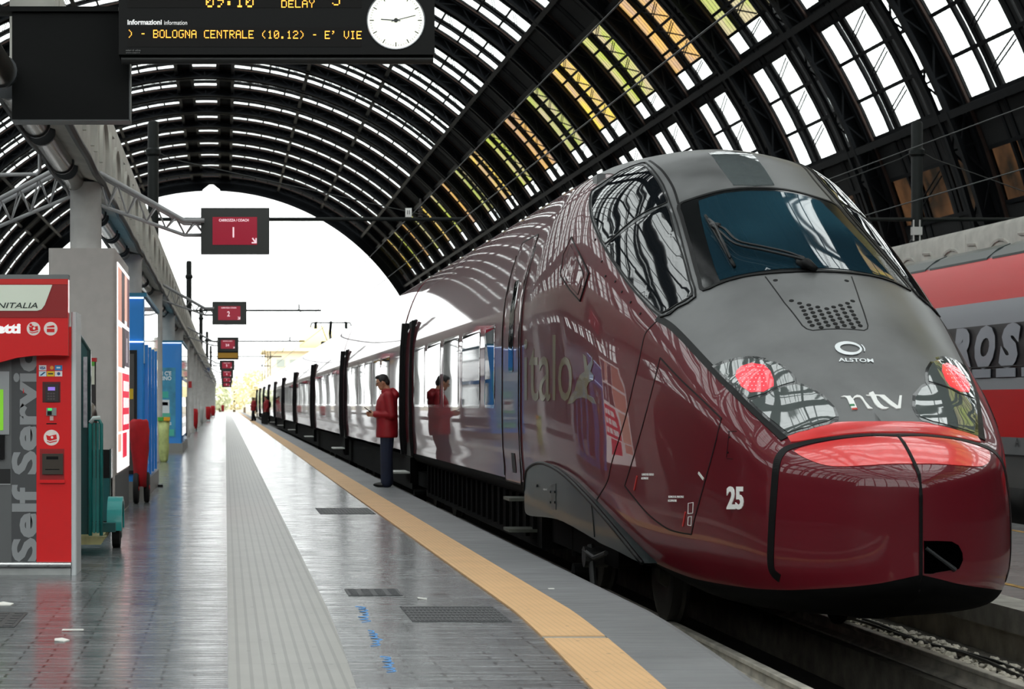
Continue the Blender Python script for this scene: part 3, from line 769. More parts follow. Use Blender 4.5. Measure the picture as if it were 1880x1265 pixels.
# windshield and cab glass
ws = [(1401,347.5),(1359,348),(1330,351.5),(1300,358.5),(1270,368),(1247,379),(1252,400),(1259,425),(1268,455),(1276,485),(1284,512),(1293,534),(1330,519),(1373,508),(1401,504.5),(1447,501),(1494,500.5)]
wuv = px(ws); WUV = whole(wuv)
wh = panel('windshield', WUV, mat('windshield_frit', '#121415', .15, coat=.0, noise=.3, nscale=14), T, d=.012, step=.08, label='large curved windshield with black border')
mg = bpy.data.materials.new('tinted_windshield'); mg.use_nodes = True
b_ = mg.node_tree.nodes['Principled BSDF']; b_.inputs['Base Color'].default_value = (.012, .045, .07, 1); b_.inputs['Roughness'].default_value = .03; b_.inputs['Specular IOR Level'].default_value = .55
n_ = mg.node_tree.nodes; L_ = mg.node_tree.links
t_ = n_.new('ShaderNodeTexCoord'); z_ = n_.new('ShaderNodeTexNoise'); z_.inputs['Scale'].default_value = .9; z_.inputs['Detail'].default_value = 1; r_ = n_.new('ShaderNodeValToRGB')
r_.color_ramp.elements[0].position = .35; r_.color_ramp.elements[1].position = .7; r_.color_ramp.elements[0].color = (.008, .024, .036, 1); r_.color_ramp.elements[1].color = (.018, .058, .082, 1)
L_.new(t_.outputs['Object'], z_.inputs[0]); L_.new(z_.outputs[0], r_.inputs[0]); L_.new(r_.outputs[0], b_.inputs['Base Color'])
wi = [(1403,354),(1365,354),(1330,358),(1305,364),(1283,372),(1287,400),(1294,430),(1303,462),(1312,492),(1322,517),(1350,509),(1400,500),(1440,496),(1492,495)]
p_ = panel('windshield_pane', whole(px(wi)), mg, wh, d=.016, step=.08, label='blue tinted clear glass')
q = MB(); o1 = smooth_poly([wuv[i] for i in range(len(wuv))], 3, False); rim = whole(o1); ribbon(q, rim+[rim[0]], .03, .016); q.build('windshield_seal', black, wh)
su = [(1179.5,306.5),(1160,311.5),(1145,318),(1127,329),(1111,343),(1096,352),(1091,359),(1088.5,372),(1091,396.6),(1097,413),(1102.7,428),(1112.6,449),(1138,427),(1168,402),(1196,386),(1225,374),(1220,360),(1213.7,345),(1206,332),(1196.6,320),(1188,311)]
sl = [(1115.5,456),(1140,433),(1171,409),(1198,393),(1225,381),(1234,408),(1242,436),(1251,462),(1259,487.7),(1266,517),(1272,544.6),(1244,561),(1216.5,576),(1196,558),(1174,536),(1156,515),(1139.7,493)]
fr = [(1179,301),(1140,316),(1108,338),(1088,352),(1084.5,372),(1087,400),(1099,432),(1112,457),(1137,497),(1171,541),(1215,583),(1246,566),(1278,547),(1270,512),(1257,462),(1244,412),(1232,377),(1219,342),(1203,318),(1190,304)]
for mm in (0, 1):
    f = (lambda u: mir(u)) if mm else (lambda u: u)
    fo = panel('cab_side_window', f(px(fr)), frame_g, T, d=.010, step=.07)
    panel('window_pane', f(px(su)), glass_side, fo, d=.016, step=.06); panel('window_pane', f(px(sl)), glass_side, fo, d=.016, step=.06)
    q = MB(); 
    for pts in (fr, su, sl):
        l = f(px(smooth_poly(pts, 2))); ribbon(q, l+[l[0]], .012, .017)
    q.build('window_seal', black, fo)
    # rivets on the burgundy flank beside the window
    q = MB()
    for x, y in ((1098,438),(1110,478),(1117,505),(1135,515),(1147,534),(1163,553),(1181,574)):
        u, v = f([hitpx(x-5, y+2)])[0]; c = surf(u, v); nn = normal(u, v); q.cyl(c-nn*.004, c+nn*.006, .011, 8)
    q.build('rivet_row', black, fo)
# windscreen wiper: mount, twin arm, blade
def off(x, y, d): u, v = hitpx(x, y); return surf(u, v)+normal(u, v)*d
wp = MB(); wp.tube([off(1466,487,.03), off(1480,496,.05), off(1497,503,.04)], [.028, .045, .02], 10); wp.tube([off(1462,482,.04), off(1470,488,.06), off(1478,494,.04)], .025, 8)
wo = wp.build('wiper', black, T, smooth=True)
for dx, dy in ((0, 0), (3, 6)):
    wp = MB(); wp.tube([off(*p, .075) for p in smooth_poly([(1476+dx*.3,492+dy*.3),(1446,480+dy),(1400,469+dy),(1356-dx,458+dy),(1332-dx*2,436+dy),(1312,428+dy*.3)], 4, False)], .011, 6); wp.build('wiper_arm', mat('wiper_metal', '#1d1e20', .35, metal=.4), wo, smooth=True)
wp = MB(); wp.tube([off(*p, .035) for p in smooth_poly([(1296,403),(1310,427),(1330,462),(1350,497)], 4, False)], .013, 6); wp.build('wiper_blade', black, wo, smooth=True)
wp = MB(); wp.tube([off(1303,413,.05), off(1316,430,.085), off(1326,450,.06), off(1342,484,.05)], .012, 6); wp.tube([off(1308,425,.06), off(1322,431,.08)], .022, 8); wp.build('blade_holder', mat('wiper_metal'), wo, smooth=True)
# glossy strip on the roof centre
stp = px([(1382,343),(1362,343),(1346,341.5),(1322,310),(1300,283)])
panel('roof_hatch_cover', whole([(stp[0][0], VC), stp[2], stp[3], stp[4], (stp[4][0]+.05, VC)]), mat('glossy_grey_hatch', '#5d6465', .06, coat=1), T, d=.012, step=.08)
# dark lines across the roof cap
for l in ([(1246,375),(1236,345),(1219,318),(1203,303),(1192,296)],):
    a = px(smooth_poly(l, 5, False))
    for a in (a, mir(a)): q = MB(); ribbon(q, a, .02, .0085); q.build('roof_joint', black, T)
# vent panel with round holes
vo = px([(1405,509),(1440,557),(1473,599),(1481,605),(1492,608),(1586,608),(1592,605),(1593,599),(1578,553),(1563,509)])
q = MB(); ribbon(q, uvline(vo), .009, .0075); q.build('vent_panel_gap', black, T)
q = MB(); holes = []
sc = 3.1625
for x, y in ((75,810),(487,812),(168,928),(522,930),(215,943),(268,953),(320,965),(372,975),(412,965),(452,955),(492,943),(228,965),(280,975),(332,987),(384,998),(424,988),(464,976),(504,965),
             (240,986),(292,997),(344,1008),(396,1020),(436,1009),(476,998),(516,988),(250,1008),(302,1019),(356,1030),(408,1041),(448,1031),(488,1021),(528,1010),(262,1029),(314,1041),(367,1052),(422,1062),(461,1052),(500,1041),(540,1032),
             (274,1051),(327,1062),(380,1072),(434,1082),(474,1072),(514,1062),(553,1053),(288,1072),(340,1083),(526,1083),(566,1073)):
    X, Y_ = x/sc+1400, y/sc+260; u, v = hitpx(X, Y_); c = surf(u, v); nn = normal(u, v); q = MB(); q.cyl(c-nn*.005, c+nn*.0085, .0175, 12); q.build('vent_hole', mat('hole_black', '#030303', .9), T)
st_ = px(ring(1508, 530, 38, 16)); 
# headlight clusters
rimm = [(1308,673.5),(1325,665),(1346,659.5),(1388.7,656),(1412,661),(1431,668.8),(1446,678),(1458,690),(1467,704),(1483.5,710.5),(1512,727),(1533,749),(1540,765),(1539,774),(1521.5,781),(1484,791),(1443,801.6),(1405,769),(1372,737.5),(1340,706)]
upl = [(1315,676),(1346,665),(1388,661),(1410,665),(1429,672),(1449,687),(1459,702),(1443,706.5),(1422,714),(1405,724),(1374,733),(1342,702)]
lowl = [(1379,738),(1407,729),(1424,719),(1444,711),(1462,708),(1484,715),(1510,732),(1529,751),(1534,767),(1518,776),(1484,786),(1447,796.5),(1412,769)]
redl = [(1352,693.7),(1354,683),(1362,675),(1381.6,669),(1403,672.5),(1415,684),(1421,700),(1421,711.5),(1403,722),(1379,723),(1362,712)]
lens = mat('headlight_glass', '#565c5b', .03, coat=1, spec=.9); lens_b = mat('headlight_rim', '#16191a', .2, coat=.8)
lamp = mat('red_tail_lamp', (.75, .03, .045), .25, coat=1, emit=(1.0, .05, .08), es=.42)
for mm in (0, 1):
    f = (lambda u: mir(u)) if mm else (lambda u: u)
    ho_ = panel('headlight', f(px(rimm)), lens_b, T, d=.009, step=.05)
    panel('upper_lens', f(px(upl)), lens, ho_, d=.014, step=.04); panel('lower_lens', f(px(lowl)), lens, ho_, d=.014, step=.04)
    panel('red_lamp', f(px(redl)), lamp, ho_, d=.017, step=.04, label='lit red lamp')
    q = MB(); 
    for i in range(9):
        for j in range(7):
            x = 1358+i*7+(j % 2)*3; y = 676+j*7
            if (x-1384)**2/26**2+(y-696)**2/24**2 < 1:
                u, v = f([hitpx(x, y)])[0]; c = surf(u, v); nn = normal(u, v); q.cyl(c+nn*.012, c+nn*.0185, .0045, 6)
    q.build('lamp_leds', mat('led_pink', (1, .3, .35), .3, emit=(1, .35, .4), es=.9), ho_)
# writing and marks on the hood
def decal(name, polys, m, parent, to_uv, d=.012, thick=.006, cut=0):
    """polys: (verts, faces) in a flat design plane; to_uv maps (x, y) to the hull; extruded by thick"""
    vs, fs = polys; bm = bmesh.new(); bv = [bm.verts.new((v[0], v[1], 0)) for v in vs]
    for f in fs:
        try: bm.faces.new([bv[i] for i in f])
        except ValueError: pass
    bmesh.ops.remove_doubles(bm, verts=bm.verts, dist=1e-5); bmesh.ops.triangulate(bm, faces=bm.faces)
    if cut: bmesh.ops.subdivide_edges(bm, edges=[e for e in bm.edges if e.calc_length() > cut], cuts=2, use_grid_fill=False); bmesh.ops.triangulate(bm, faces=bm.faces)
    bm.verts.index_update(); q = MB(); t = []; b = []
    for v in bm.verts:
        u, w = to_uv(v.co.x, v.co.y); p = surf(u, w); nn = normal(u, w); t.append(p+nn*d); b.append(p+nn*(d-thick))
    k = len(t); F_ = [tuple(v.index for v in f.verts) for f in bm.faces]
    bnd = [(e.verts[0].index, e.verts[1].index) for e in bm.edges if len(e.link_faces) == 1]
    q.add(t+b, F_+[(i, j, k+j, k+i) for i, j in bnd]); bm.free()
    return q.build(name, m, parent)
def flat(*polys):
    vs = []; fs = []
    for p in polys:
        k = len(vs); vs += [Vector((x, y, 0)) for x, y in p]
        tri = geometry.tessellate_polygon([[Vector((x, y, 0)) for x, y in p]]); fs += [tuple(i+k for i in t) for t in tri]
    return vs, fs
pm = lambda x, y: hitpx(x, y)
# photo crop of the emblem: scale 7.906 from (1500, 620)
def z7(pts): return [(x/7.906+1500, y/7.906+620) for x, y in pts]
def ell(cx, cy, a, b, t0, t1, w0, w1, n=26, rot=.12):
    o = []; i_ = []
    for k in range(n+1):
        t = (t0+(t1-t0)*k/n)*D2R; w = w0+(w1-w0)*math.sin(PI*k/n); c, s = math.cos(t), math.sin(t)
        for lst, r in ((o, 1), (i_, 0)):
            x = (a-(0 if r else w))*c; y = (b-(0 if r else w*.62))*s; lst.append((cx+x*math.cos(rot)-y*math.sin(rot), cy+x*math.sin(rot)+y*math.cos(rot)))
    return o, i_
def quadstrip(o, i_):
    vs = [Vector((*p, 0)) for p in o+i_]; n = len(o); return vs, [(k, k+1, n+k+1, n+k) for k in range(n-1)]
def join_(*ps):
    V = []; F_ = []
    for vs, fs in ps:
        k = len(V); V += list(vs); F_ += [tuple(i+k for i in f) for f in fs]
    return V, F_
o, i_ = ell(450, 172, 198, 96, -15, 345, 28, 78); e1 = quadstrip(z7(o), z7(i_))
o, i_ = ell(480, 168, 135, 72, 178, 330, 14, 26); e2 = quadstrip(z7(o), z7(i_))
o, i_ = ell(455, 176, 240, 118, -42, 8, 14, 20); e3 = quadstrip(z7(o), z7(i_))
decal('ring_emblem', join_(e1, e3), chrome, T, pm, d=.014, thick=.008)
def textpx(s, x, y, w, h, bold=0, shear=0, skew=0, slope=0, **k):
    vs, fs = text_poly(s, 1, bold, shear, **k); xs = [v.x for v in vs]; x0 = min(xs); sx = w/(max(xs)-x0); hh = max(v.y for v in vs)
    return [Vector((x+(v.x-x0)*sx-v.y/hh*skew, y-v.y/hh*h+slope*(v.x-x0)*sx, 0)) for v in vs], fs
decal('maker_lettering', textpx('ALSTOM', 1539.5, 665.5, 64, 6.5, bold=.02, slope=.03, skew=1.5), chrome, T, pm, d=.012)
nt_n = [(340,878),(385,862),(430,866),(478,862),(498,892),(512,905),(535,870),(575,850),(620,858),(655,880),(700,950),(760,1018),(808,1050),(735,1052),(700,1000),(655,925),(620,888),(580,885),(545,892),(522,915),(555,990),(585,1060),(505,1068),(470,985),(430,900),(400,878)]
nt_t = [(705,850),(755,848),(748,822),(808,798),(838,846),(970,850),(1010,885),(1060,930),(1120,975),(1165,1010),(1172,985),(1190,858),(1225,858),(1208,1048),(1140,1050),(1060,1000),(950,910),(900,868),(850,862),(870,920),(920,985),(970,1025),(1035,1035),(1000,1055),(940,1055),(880,1030),(835,985),(800,920),(772,866),(715,862)]
decal('operator_lettering', flat(z7(nt_n), z7(nt_t)), white, T, pm, d=.014, thick=.010)
decal('lettering_green_mark', flat(z7([(470,990),(535,985),(546,1014),(482,1018)])), mat('flag_green', '#2c7a4c', .5), T, pm, d=.0155)
decal('lettering_red_mark', flat(z7([(497,1046),(575,1040),(585,1062),(506,1068)])), mat('flag_red', '#c0392b', .5), T, pm, d=.0155)
decal('train_number', textpx('25', 1335, 933, 30.5, 40, bold=.035), white, T, pm, d=.006)

# seams and hatches on the flank, traced on the platform side and repeated on the far side
seam1 = pxl([(1205,590.4),(1186,611),(1179,635.6),(1172,670),(1165,698),(1148,768),(1123.5,848),(1115,884),(1091.5,924)])
hatch = pxl([(1269.6,981),(1275,955),(1290,900),(1310,828),(1324.6,768.4)], 3)+pxl([(1324.6,768.4),(1290,735),(1250,697),(1212,657)], 3)+pxl([(1212,657),(1195,725),(1172,810),(1147,892)], 3)+pxl([(1147,892),(1165,915),(1190,944),(1222.6,969),(1245,977),(1269.6,981)], 3)
for l, w in ((seam1, .010), (hatch, .011), (mir(seam1), .010), (mir(hatch), .011)):
    q = MB(); ribbon(q, l, w, .0035); q.build('panel_gap', black, T)
q = MB(); l = pxl([(1337,792),(1352,792),(1352,792)], 2); ribbon(q, l, .004, .003); l = pxl([(1339,793),(1334,840)], 4); ribbon(q, l, .004, .003); l = pxl([(1334,842),(1346,843)], 3); ribbon(q, l, .004, .003)
for x, y in ((1340,803),(1337,831)):
    u, v = hitpx(x, y); c = surf(u, v); nn = normal(u, v); q.cyl(c-nn*.002, c+nn*.005, .006, 8)
q.build('small_service_flap', black, T)
# small white stencils of the hatch
for s, x, y, w, h in (('SGANCIO DX. PORTELLO', 1179, 873, 22, 4), ('ACCOPPIATORE', 1178, 880, 13, 4), ('SGANCIO SX. PRINCIPALE', 1228, 914, 28, 4), ('ACCOPPIATORE', 1227, 921, 16, 4)):
    decal('stencil_lettering', textpx(s, x, y, w, h, bold=.02), white, T, pm, d=.0045, thick=.002)
q = MB(); l = pxl([(1264,923),(1274,922)], 2)
for l in ([(1264,924),(1273,922.5)], [(1273,922.5),(1272,942)], [(1272,942),(1263.5,943)], [(1263.5,943),(1264,924)], [(1264,949),(1270,948)], [(1270,948),(1269,965)], [(1269,965),(1263,964)], [(1263,964),(1264,949)]): ribbon(q, pxl(l, 3), .004, .004)
q.build('warning_pictogram', white, T)
for nm, l in (('red_pull_strip', [(1170,874),(1164.5,900)]), ('red_pull_strip', [(1259,940),(1254,966)])):
    q = MB(); ribbon(q, pxl(l, 3), .013, .006); q.build(nm, mat('strip_red', '#b8322f', .5), T)
q = MB(); ribbon(q, pxl([(1283,868),(1292,880)], 3), .016, .006); q.build('tricolour_sticker', mat('sticker_white', '#cfd3cd', .5), T)
# lozenge mirror hatch
lz = [(1050,436),(1066,468),(1082,502),(1073,530),(1066,553),(1048,533),(1030,505),(1036,468)]
lzi = [(1049,452),(1062,478),(1073,503),(1068,524),(1063,541),(1049,525),(1037,502),(1041,475)]
for mm in (0, 1):
    f = (lambda u: mir(u)) if mm else (lambda u: u)
    lo = panel('mirror_hatch', f(px(lz)), wine, T, d=.008, step=.06); panel('hatch_lid', f(px(lzi)), wine, lo, d=.012, step=.06)
    q = MB()
    for pts in (lz, lzi):
        l = f(px(dens(pts, 12))); ribbon(q, l+[l[0]], .011, .012)
    q.build('hatch_gap', black, lo)
# running hare and lettering of the operator on the flank
olive = mat('olive_gold_transfer', (.17, .14, .055), .35, coat=.8)
ital = textpx('italo', 963, 735, 88, 120, bold=.0)
decal('side_lettering', (ital[0], ital[1]), olive, T, pm, d=.0045, thick=.002, cut=12)
hare = [(1042,742),(1048,728),(1056,716),(1060,700),(1066,688),(1074,682),(1073,668),(1071,650),(1076,655),(1079,672),(1085,664),(1088,655),(1089,668),(1085,682),(1091,690),(1090,698),(1082,702),(1078,712),(1080,724),(1090,730),(1095,742),(1088,740),(1080,733),(1070,730),(1060,732),(1052,740)]
decal('hare_emblem', flat(hare), olive, T, pm, d=.0045, thick=.002, cut=12)
# cab door with grab-rail recesses
def rect_uv(y0, y1, z0, z1, r=.06, yref=25):
    pts = []
    for cy, cz, a0 in ((y1-r, z1-r, 0), (y0+r, z1-r, PI/2), (y0+r, z0+r, PI), (y1-r, z0+r, 1.5*PI)):
        for k in range(4): t = a0+PI/2*k/3; pts.append((cy+r*math.cos(t), vz(cz+r*math.sin(t))))
    return pts
for mm in (0, 1):
    f = (lambda u: mir(u)) if mm else (lambda u: u)
    cd = panel('cab_door', f(rect_uv(19.75, 20.85, .50, 2.98, .05)), wine, T, d=.006, step=.12)
    q = MB(); l = f(rect_uv(19.75, 20.85, .50, 2.98, .05)); ribbon(q, uvline(l+[l[0]], 6), .016, .009)
    q.build('door_seal', black, cd)
    pane = panel('door_pane', f(rect_uv(20.1, 20.42, 1.62, 2.55, .05)), glass, cd, d=.010, step=.1)
    for yy in (19.62, 20.92):
        q = MB(); l = f([(yy, vz(.55+k*.1)) for k in range(24)]); ribbon(q, l, .03, .012)
        q.build('grab_rail', mat('dark_red_recess', '#2a0a10', .3, coat=1), cd)
    q = MB(); shell(q, f(rect_uv(20.05, 20.3, .6, .8, .03)), .011, .06); q.build('foot_recess', black, cd)
# bogie fairing and bogie of the nose car
fair = [(969,860),(974,855),(980.6,851.8),(990,850.5),(1001,852),(1011,856),(1021,861.8),(1048,883.7),(1088,925.7),(1135,981),(1175.5,1030),(1150,1019),(1101.6,996),(1088,986),(1034,957.6),(977,947.5),(966,945),(963,930),(964,907),(966,880)]
grn = mat('slate_green_fairing', '#1f292a', .35, coat=.2, coat_rough=.06, spec=.3)
def flank_x(y, z): return float(fW(math.sqrt(max(0, y-NOSE))))*(1.0-.10*max(0, .55-z)**2)+.035
def flankpx(x, y):
    Y = 17.0
    for _ in range(40):
        z = EYE-(y-VY)*Y/F; Y = .5*Y+.5*F*(TC-flank_x(Y, z))/(x-VX)
    return (Y, EYE-(y-VY)*Y/F)
def fairing_piece(pts, s, parent, name, m_, d0=0.0, th=.12, step=.09):
    o_ = [flankpx(*p) for p in pts]; o_ = dens(o_, step); n = len(o_); vs = [Vector(p) for p in o_]; A = np.array(o_)
    def ins(x, y):
        c = False; j = n-1
        for i in range(n):
            if (o_[i][1] > y) != (o_[j][1] > y) and x < (o_[j][0]-o_[i][0])*(y-o_[i][1])/(o_[j][1]-o_[i][1])+o_[i][0]: c = not c
            j = i
        return c
    for a in np.arange(A[:,0].min(), A[:,0].max(), step):
        for b_ in np.arange(A[:,1].min(), A[:,1].max(), step):
            if ins(a, b_) and np.min(np.hypot(A[:,0]-a, A[:,1]-b_)) > step*.45: vs.append(Vector((a, b_)))
    r = geometry.delaunay_2d_cdt(vs, [(i, (i+1) % n) for i in range(n)], [list(range(n))], 1, 1e-6)
    V = r[0]; top_ = [(TC+s*(flank_x(p[0], p[1])+d0), p[0], p[1]) for p in V]; loop = [next(q for q, o in enumerate(r[3]) if i in o) for i in range(n)]
    k = len(V); V3 = top_+[(TC+s*(flank_x(V[q][0], V[q][1])+d0-th), V[q][0], V[q][1]) for q in loop]
    q = MB(); q.add(V3, [tuple(f) for f in r[2]]+[(loop[i], loop[(i+1) % n], k+(i+1) % n, k+i) for i in range(n)])
    o = q.build(name, m_, parent, angle=40)
    return o
def flank_line(pts, s, w, d):
    q = MB(); l = [flankpx(*p) for p in smooth_poly(pts, 3, False)]; q.tube([(TC+s*(flank_x(a, z)+d), a, z) for a, z in l], w/2, 6); return q
FAIR = smooth_poly([(965,870),(970,859),(980.6,852),(990,850.5),(1001,852),(1021,861.8),(1048,883.7),(1088,925.7),(1135,981),(1178,1034)], 4, False)+smooth_poly([(1160,1026),(1130,1010),(1101.6,997),(1088,988),(1034,957.6),(1005,950),(977,947.5),(966,943),(963,930),(962.5,900)], 3, False)
for s in (-1, 1):
    fo = fairing_piece(FAIR, s, T, 'bogie_fairing', grn); fo['label'] = 'dark slate green fairing over the leading bogie'
    flank_line([(962.5,900),(965,870),(970,859),(980.6,852),(990,850.5),(1001,852),(1021,861.8),(1048,883.7),(1088,925.7),(1135,981),(1178,1034)], s, .035, -.004).build('fairing_seal', black, fo, smooth=True)
    flank_line([(1086,924),(1089,950),(1092,986)], s, .012, .001).build('fairing_joint', black, fo)
    fairing_piece([(1010,889),(1021,888),(1021,936),(1011,936)], s, fo, 'fairing_flap', mat('flap_slate', '#1d2626', .35), .004, .006, .05)
    for x, y in ((1012,903),(1012,922),(1020,903),(1020,922),(987,892)):
        Yf, zf = flankpx(x, y); q = MB(); X_ = TC+s*flank_x(Yf, zf); q.cyl((X_, Yf, zf), (X_+s*.012, Yf, zf), .011, 8); q.build('fairing_bolt', black, fo)
    q = MB(); vs_, fs_t = textpx('PRESA AC', 998, 900, 7, 3, bold=.01); q.add([(TC+s*(flank_x(*flankpx(v.x, v.y))+.003), *flankpx(v.x, v.y)) for v in vs_], fs_t); q.build('stencil_lettering', white, fo)
def bogie(yc, parent, n):
    q = MB()
    for s in (-1, 1):
        q.rbox((TC+s*1.02, yc-1.75, -.05), (TC+s*1.2, yc+1.75, .18), .05, 3, 0)
        q.cyl((TC+s*1.1, yc-.2, -.22), (TC+s*1.3, yc-.2, -.22), .1, 12); q.cyl((TC+s*1.12, yc+.4, .3), (TC+s*1.12, yc+.4, -.1), .09, 10)
    q.box((TC-1.0, yc-.3, 0), (TC+1.0, yc+.3, .22)); o = q.build('bogie', blackm, parent)
    for k, (dy) in enumerate((-1.45, 1.45)):
        w = MB()
        for s in (-1, 1): w.lathe([(.05, -s*.07), (.45, -s*.07), (.45, -s*.045), (.42, -s*.02), (.42, s*.06), (.36, s*.07), (.15, s*.03), (.1, s*.1), (.001, s*.1)], (TC+s*.72, yc+dy, -.5+.424), 28, 'x')
        w.cyl((TC-.8, yc+dy, -.06), (TC+.8, yc+dy, -.06), .09, 10); w.build('wheelset', mat('grimy_wheel_steel', '#2c2a29', .5, metal=.6), o, angle=35)
bogie(17.95, T, 1)
q = MB()
q.cyl((TC-1.36, 16.9, .0), (TC-1.16, 16.9, .0), .09, 14); q.cyl((TC-1.3, 16.9, .1), (TC-1.3, 16.75, -.25), .03, 8); q.tube([(TC-1.34, 16.0, .1), (TC-1.36, 16.4, .03), (TC-1.34, 17.0, .05)], .02, 6)
q.build('brake_cylinder', mat('dark_cast', '#1a1a1b', .6), T)
# underframe skirts and bogies along the train
GAPS = [CAR0+PITCH*k for k in range(11)]
q = MB(); y = 19.6
q.box((TC-1.30, 19.5, -.12), (TC+1.30, 30.6, .42)); 
for k in range(22): q.box((TC-1.34, 19.8+k*.49, -.05), (TC-1.30, 19.8+k*.49+.05, .36)); q.box((TC+1.34, 19.8+k*.49, -.05), (TC+1.30, 19.8+k*.49+.05, .36))
q.build('underframe', blackm, T)
for z, y in ((.36, 20.0), (.05, 20.0)):
    q = MB(); q.rbox((TC-1.58, y-.22, z-.03), (TC-1.2, y+.22, z), .02, 3, 2); q.build('step', mat('cast_step', '#3e4038', .6, noise=.3), T)
for s in (1,):
    q = MB(); q.rbox((TC+1.2, 19.8, .33), (TC+1.58, 20.2, .36), .02, 3, 2); q.build('step', mat('cast_step'), T)

# the straight cars
bs = section(25.0); jlo = SUB+SUB//2
ring_b = [(-p[0], p[1]) for p in bs[jlo:]]+[(p[0], p[1]) for p in bs[jlo:-1][::-1]]
roofgrey = mat('dark_roof', '#3d4042', .35, coat=.6, coat_rough=.15, noise=.2)
def prof_shell(mb, ya, yb, va, vb, d, inner=0.0):
    """a curved plate on the constant section between v = va..vb"""
    n = max(2, int(abs(vb-va)/2)); o = []; nn_ = []
    for k in range(n+1):
        v = va+(vb-va)*k/n; o.append(surf(25.0, v)); nn_.append(normal(25.0, v))
    rings = []
    for y in (ya, yb):
        out = [Vector((p.x+q.x*d, y, p.z+q.z*d)) for p, q in zip(o, nn_)]; inn = [Vector((p.x-q.x*.01, y, p.z-q.z*.01)) for p, q in zip(o, nn_)]; rings.append(out+inn[::-1])
    mb.loft(rings); return mb
def side_plate(mb, y0, y1, z0, z1, d, r=.08, side=-1):
    pts = []
    for cy, cz, a0 in ((y1-r, z1-r, 0), (y0+r, z1-r, PI/2), (y0+r, z0+r, PI), (y1-r, z0+r, 1.5*PI)):
        for k in range(4): t = a0+PI/2*k/3; pts.append((cy+r*math.cos(t), cz+r*math.sin(t)))
    out = []; inn = []
    for cy, cz in pts:
        v = vz(cz); p = surf(25.0, v); x = abs(p.x-TC)
        out.append((TC+side*(x+d), cy, cz)); inn.append((TC+side*(x-.01), cy, cz))
    m = len(pts); zc = (z0+z1)/2
    # two mid points keep the plate on the curved flank
    mb.add(out+inn, [tuple(range(m)), tuple(range(m, 2*m))[::-1]]+[(i, (i+1) % m, m+(i+1) % m, m+i) for i in range(m)]); return mb
def windows(ya, parent, spans, side):
    for a, b in spans:
        w = MB(); side_plate(w, ya-b, ya-a, 1.25, 2.16, .003, side=side); fr_ = w.build('window', mat('window_frame_black', '#16181a', .15, coat=1), parent)
        w = MB(); side_plate(w, ya-b+.035, ya-a-.035, 1.285, 2.125, .006, side=side); w.build('window_glass', glass, fr_)
def door(yd, parent, side):
    """open plug door: dark opening, frame, leaf parked outside the body, folding step"""
    w = MB(); side_plate(w, yd-.62, yd+.5, .46, 2.62, .02, .05, side); d = w.build('doorway', mat('doorway_dark', '#050606', .7), parent)
    x = TC+side*1.49; w = MB()
    pr = [(1.47, .48), (1.50, .8), (1.505, 1.5), (1.49, 2.1), (1.455, 2.6)]
    for y in (yd-.67, yd+.45):
        w = MB(); w.loft([[(TC+side*(a-.02), y, z), (TC+side*(a+.035), y, z), (TC+side*(a+.035), y+.05, z), (TC+side*(a-.02), y+.05, z)] for a, z in pr]); w.build('door_frame', black, d)
    w = MB(); w.loft([[(TC+side*(a+.012), yd+.56, z), (TC+side*(a+.06), yd+.56, z), (TC+side*(a+.06), yd+.86, z), (TC+side*(a+.012), yd+.86, z)] for a, z in pr]); lf = w.build('door_leaf', [wine], d, angle=30)
    w = MB(); w.loft([[(TC+side*(a+.01), yd+.50, z), (TC+side*(a+.085), yd+.50, z), (TC+side*(a+.085), yd+.57, z), (TC+side*(a+.01), yd+.57, z)] for a, z in pr]); w.build('door_edge', black, lf)
    w = MB(); w.box((TC+side*1.45, yd-.45, .20), (TC+side*1.78, yd+.45, .225)); w.build('door_step', mat('pale_step', '#c6c8c4', .4), d)
    w = MB(); w.box((TC+side*1.40, yd-.5, .05), (TC+side*1.50, yd+.5, .45)); w.build('step_box', blackm, d)
q = MB(); q.cur = 0
sp0 = [(CAR0-b_, CAR0-a_) for a_, b_ in ((21.5, 22.35), (22.75, 24.5), (24.85, 26.6), (26.95, 28.75), (29.1, 30.75))]
for side in (-1, 1):
    windows(CAR0, body0, [(a_, b_) for a_, b_ in sp0], side); door(31.75, body0, side)
q = MB(); 
for l in ((31.35,), ): pass
cars = []
def car_mesh(): 
    m = MB(); rings = []
    for y in (.12, PITCH-.12): rings.append([(x, y, z) for x, z in ring_b])
    m.loft(rings); return m
# build one car with its parts at the origin of the second car, then copy it
def build_car(y0):
    m = MB(); m.loft([[(TC+x, y, z) for x, z in ring_b] for y in (y0+.30, y0+PITCH-.02)]); c = m.build('car_body', wine, T, angle=40)
    m = MB(); m.loft([[(TC+x*.988, y, z*.992+.01) for x, z in ring_b] for y in (y0-.06, y0+.32)]); m.build('gangway_bellows', black, c)
    m = MB(); prof_shell(m, y0+.31, y0+PITCH-.03, 5.55*SUB, 2*VC-5.55*SUB, .006); m.build('roof', roofgrey, c, angle=40)
    m = MB(); m.box((TC-1.3, y0+.1, -.12), (TC+1.3, y0+PITCH, .42)); m.build('underframe', blackm, c)
    sp = [(PITCH-15.9+.15+2.05*k, PITCH-15.9+.15+2.05*k+1.75) for k in range(6)]
    sp = [(2.2+2.15*k, 2.2+2.15*k+1.8) for k in range(6)]
    for side in (-1, 1):
        windows(y0+PITCH, c, sp, side); door(y0+PITCH-1.2, c, side)
    return c
def copy_tree(o, parent, dy=0):
    c = o.copy(); COL.objects.link(c); c.parent = parent
    for ch in o.children: copy_tree(ch, c)
    return c
first_car = build_car(CAR0)
for k in range(1, 9):
    c = copy_tree(first_car, T); c.location = (0, PITCH*k, 0)
for k in (0, 1, 2): bogie(GAPS[k], T, 0)
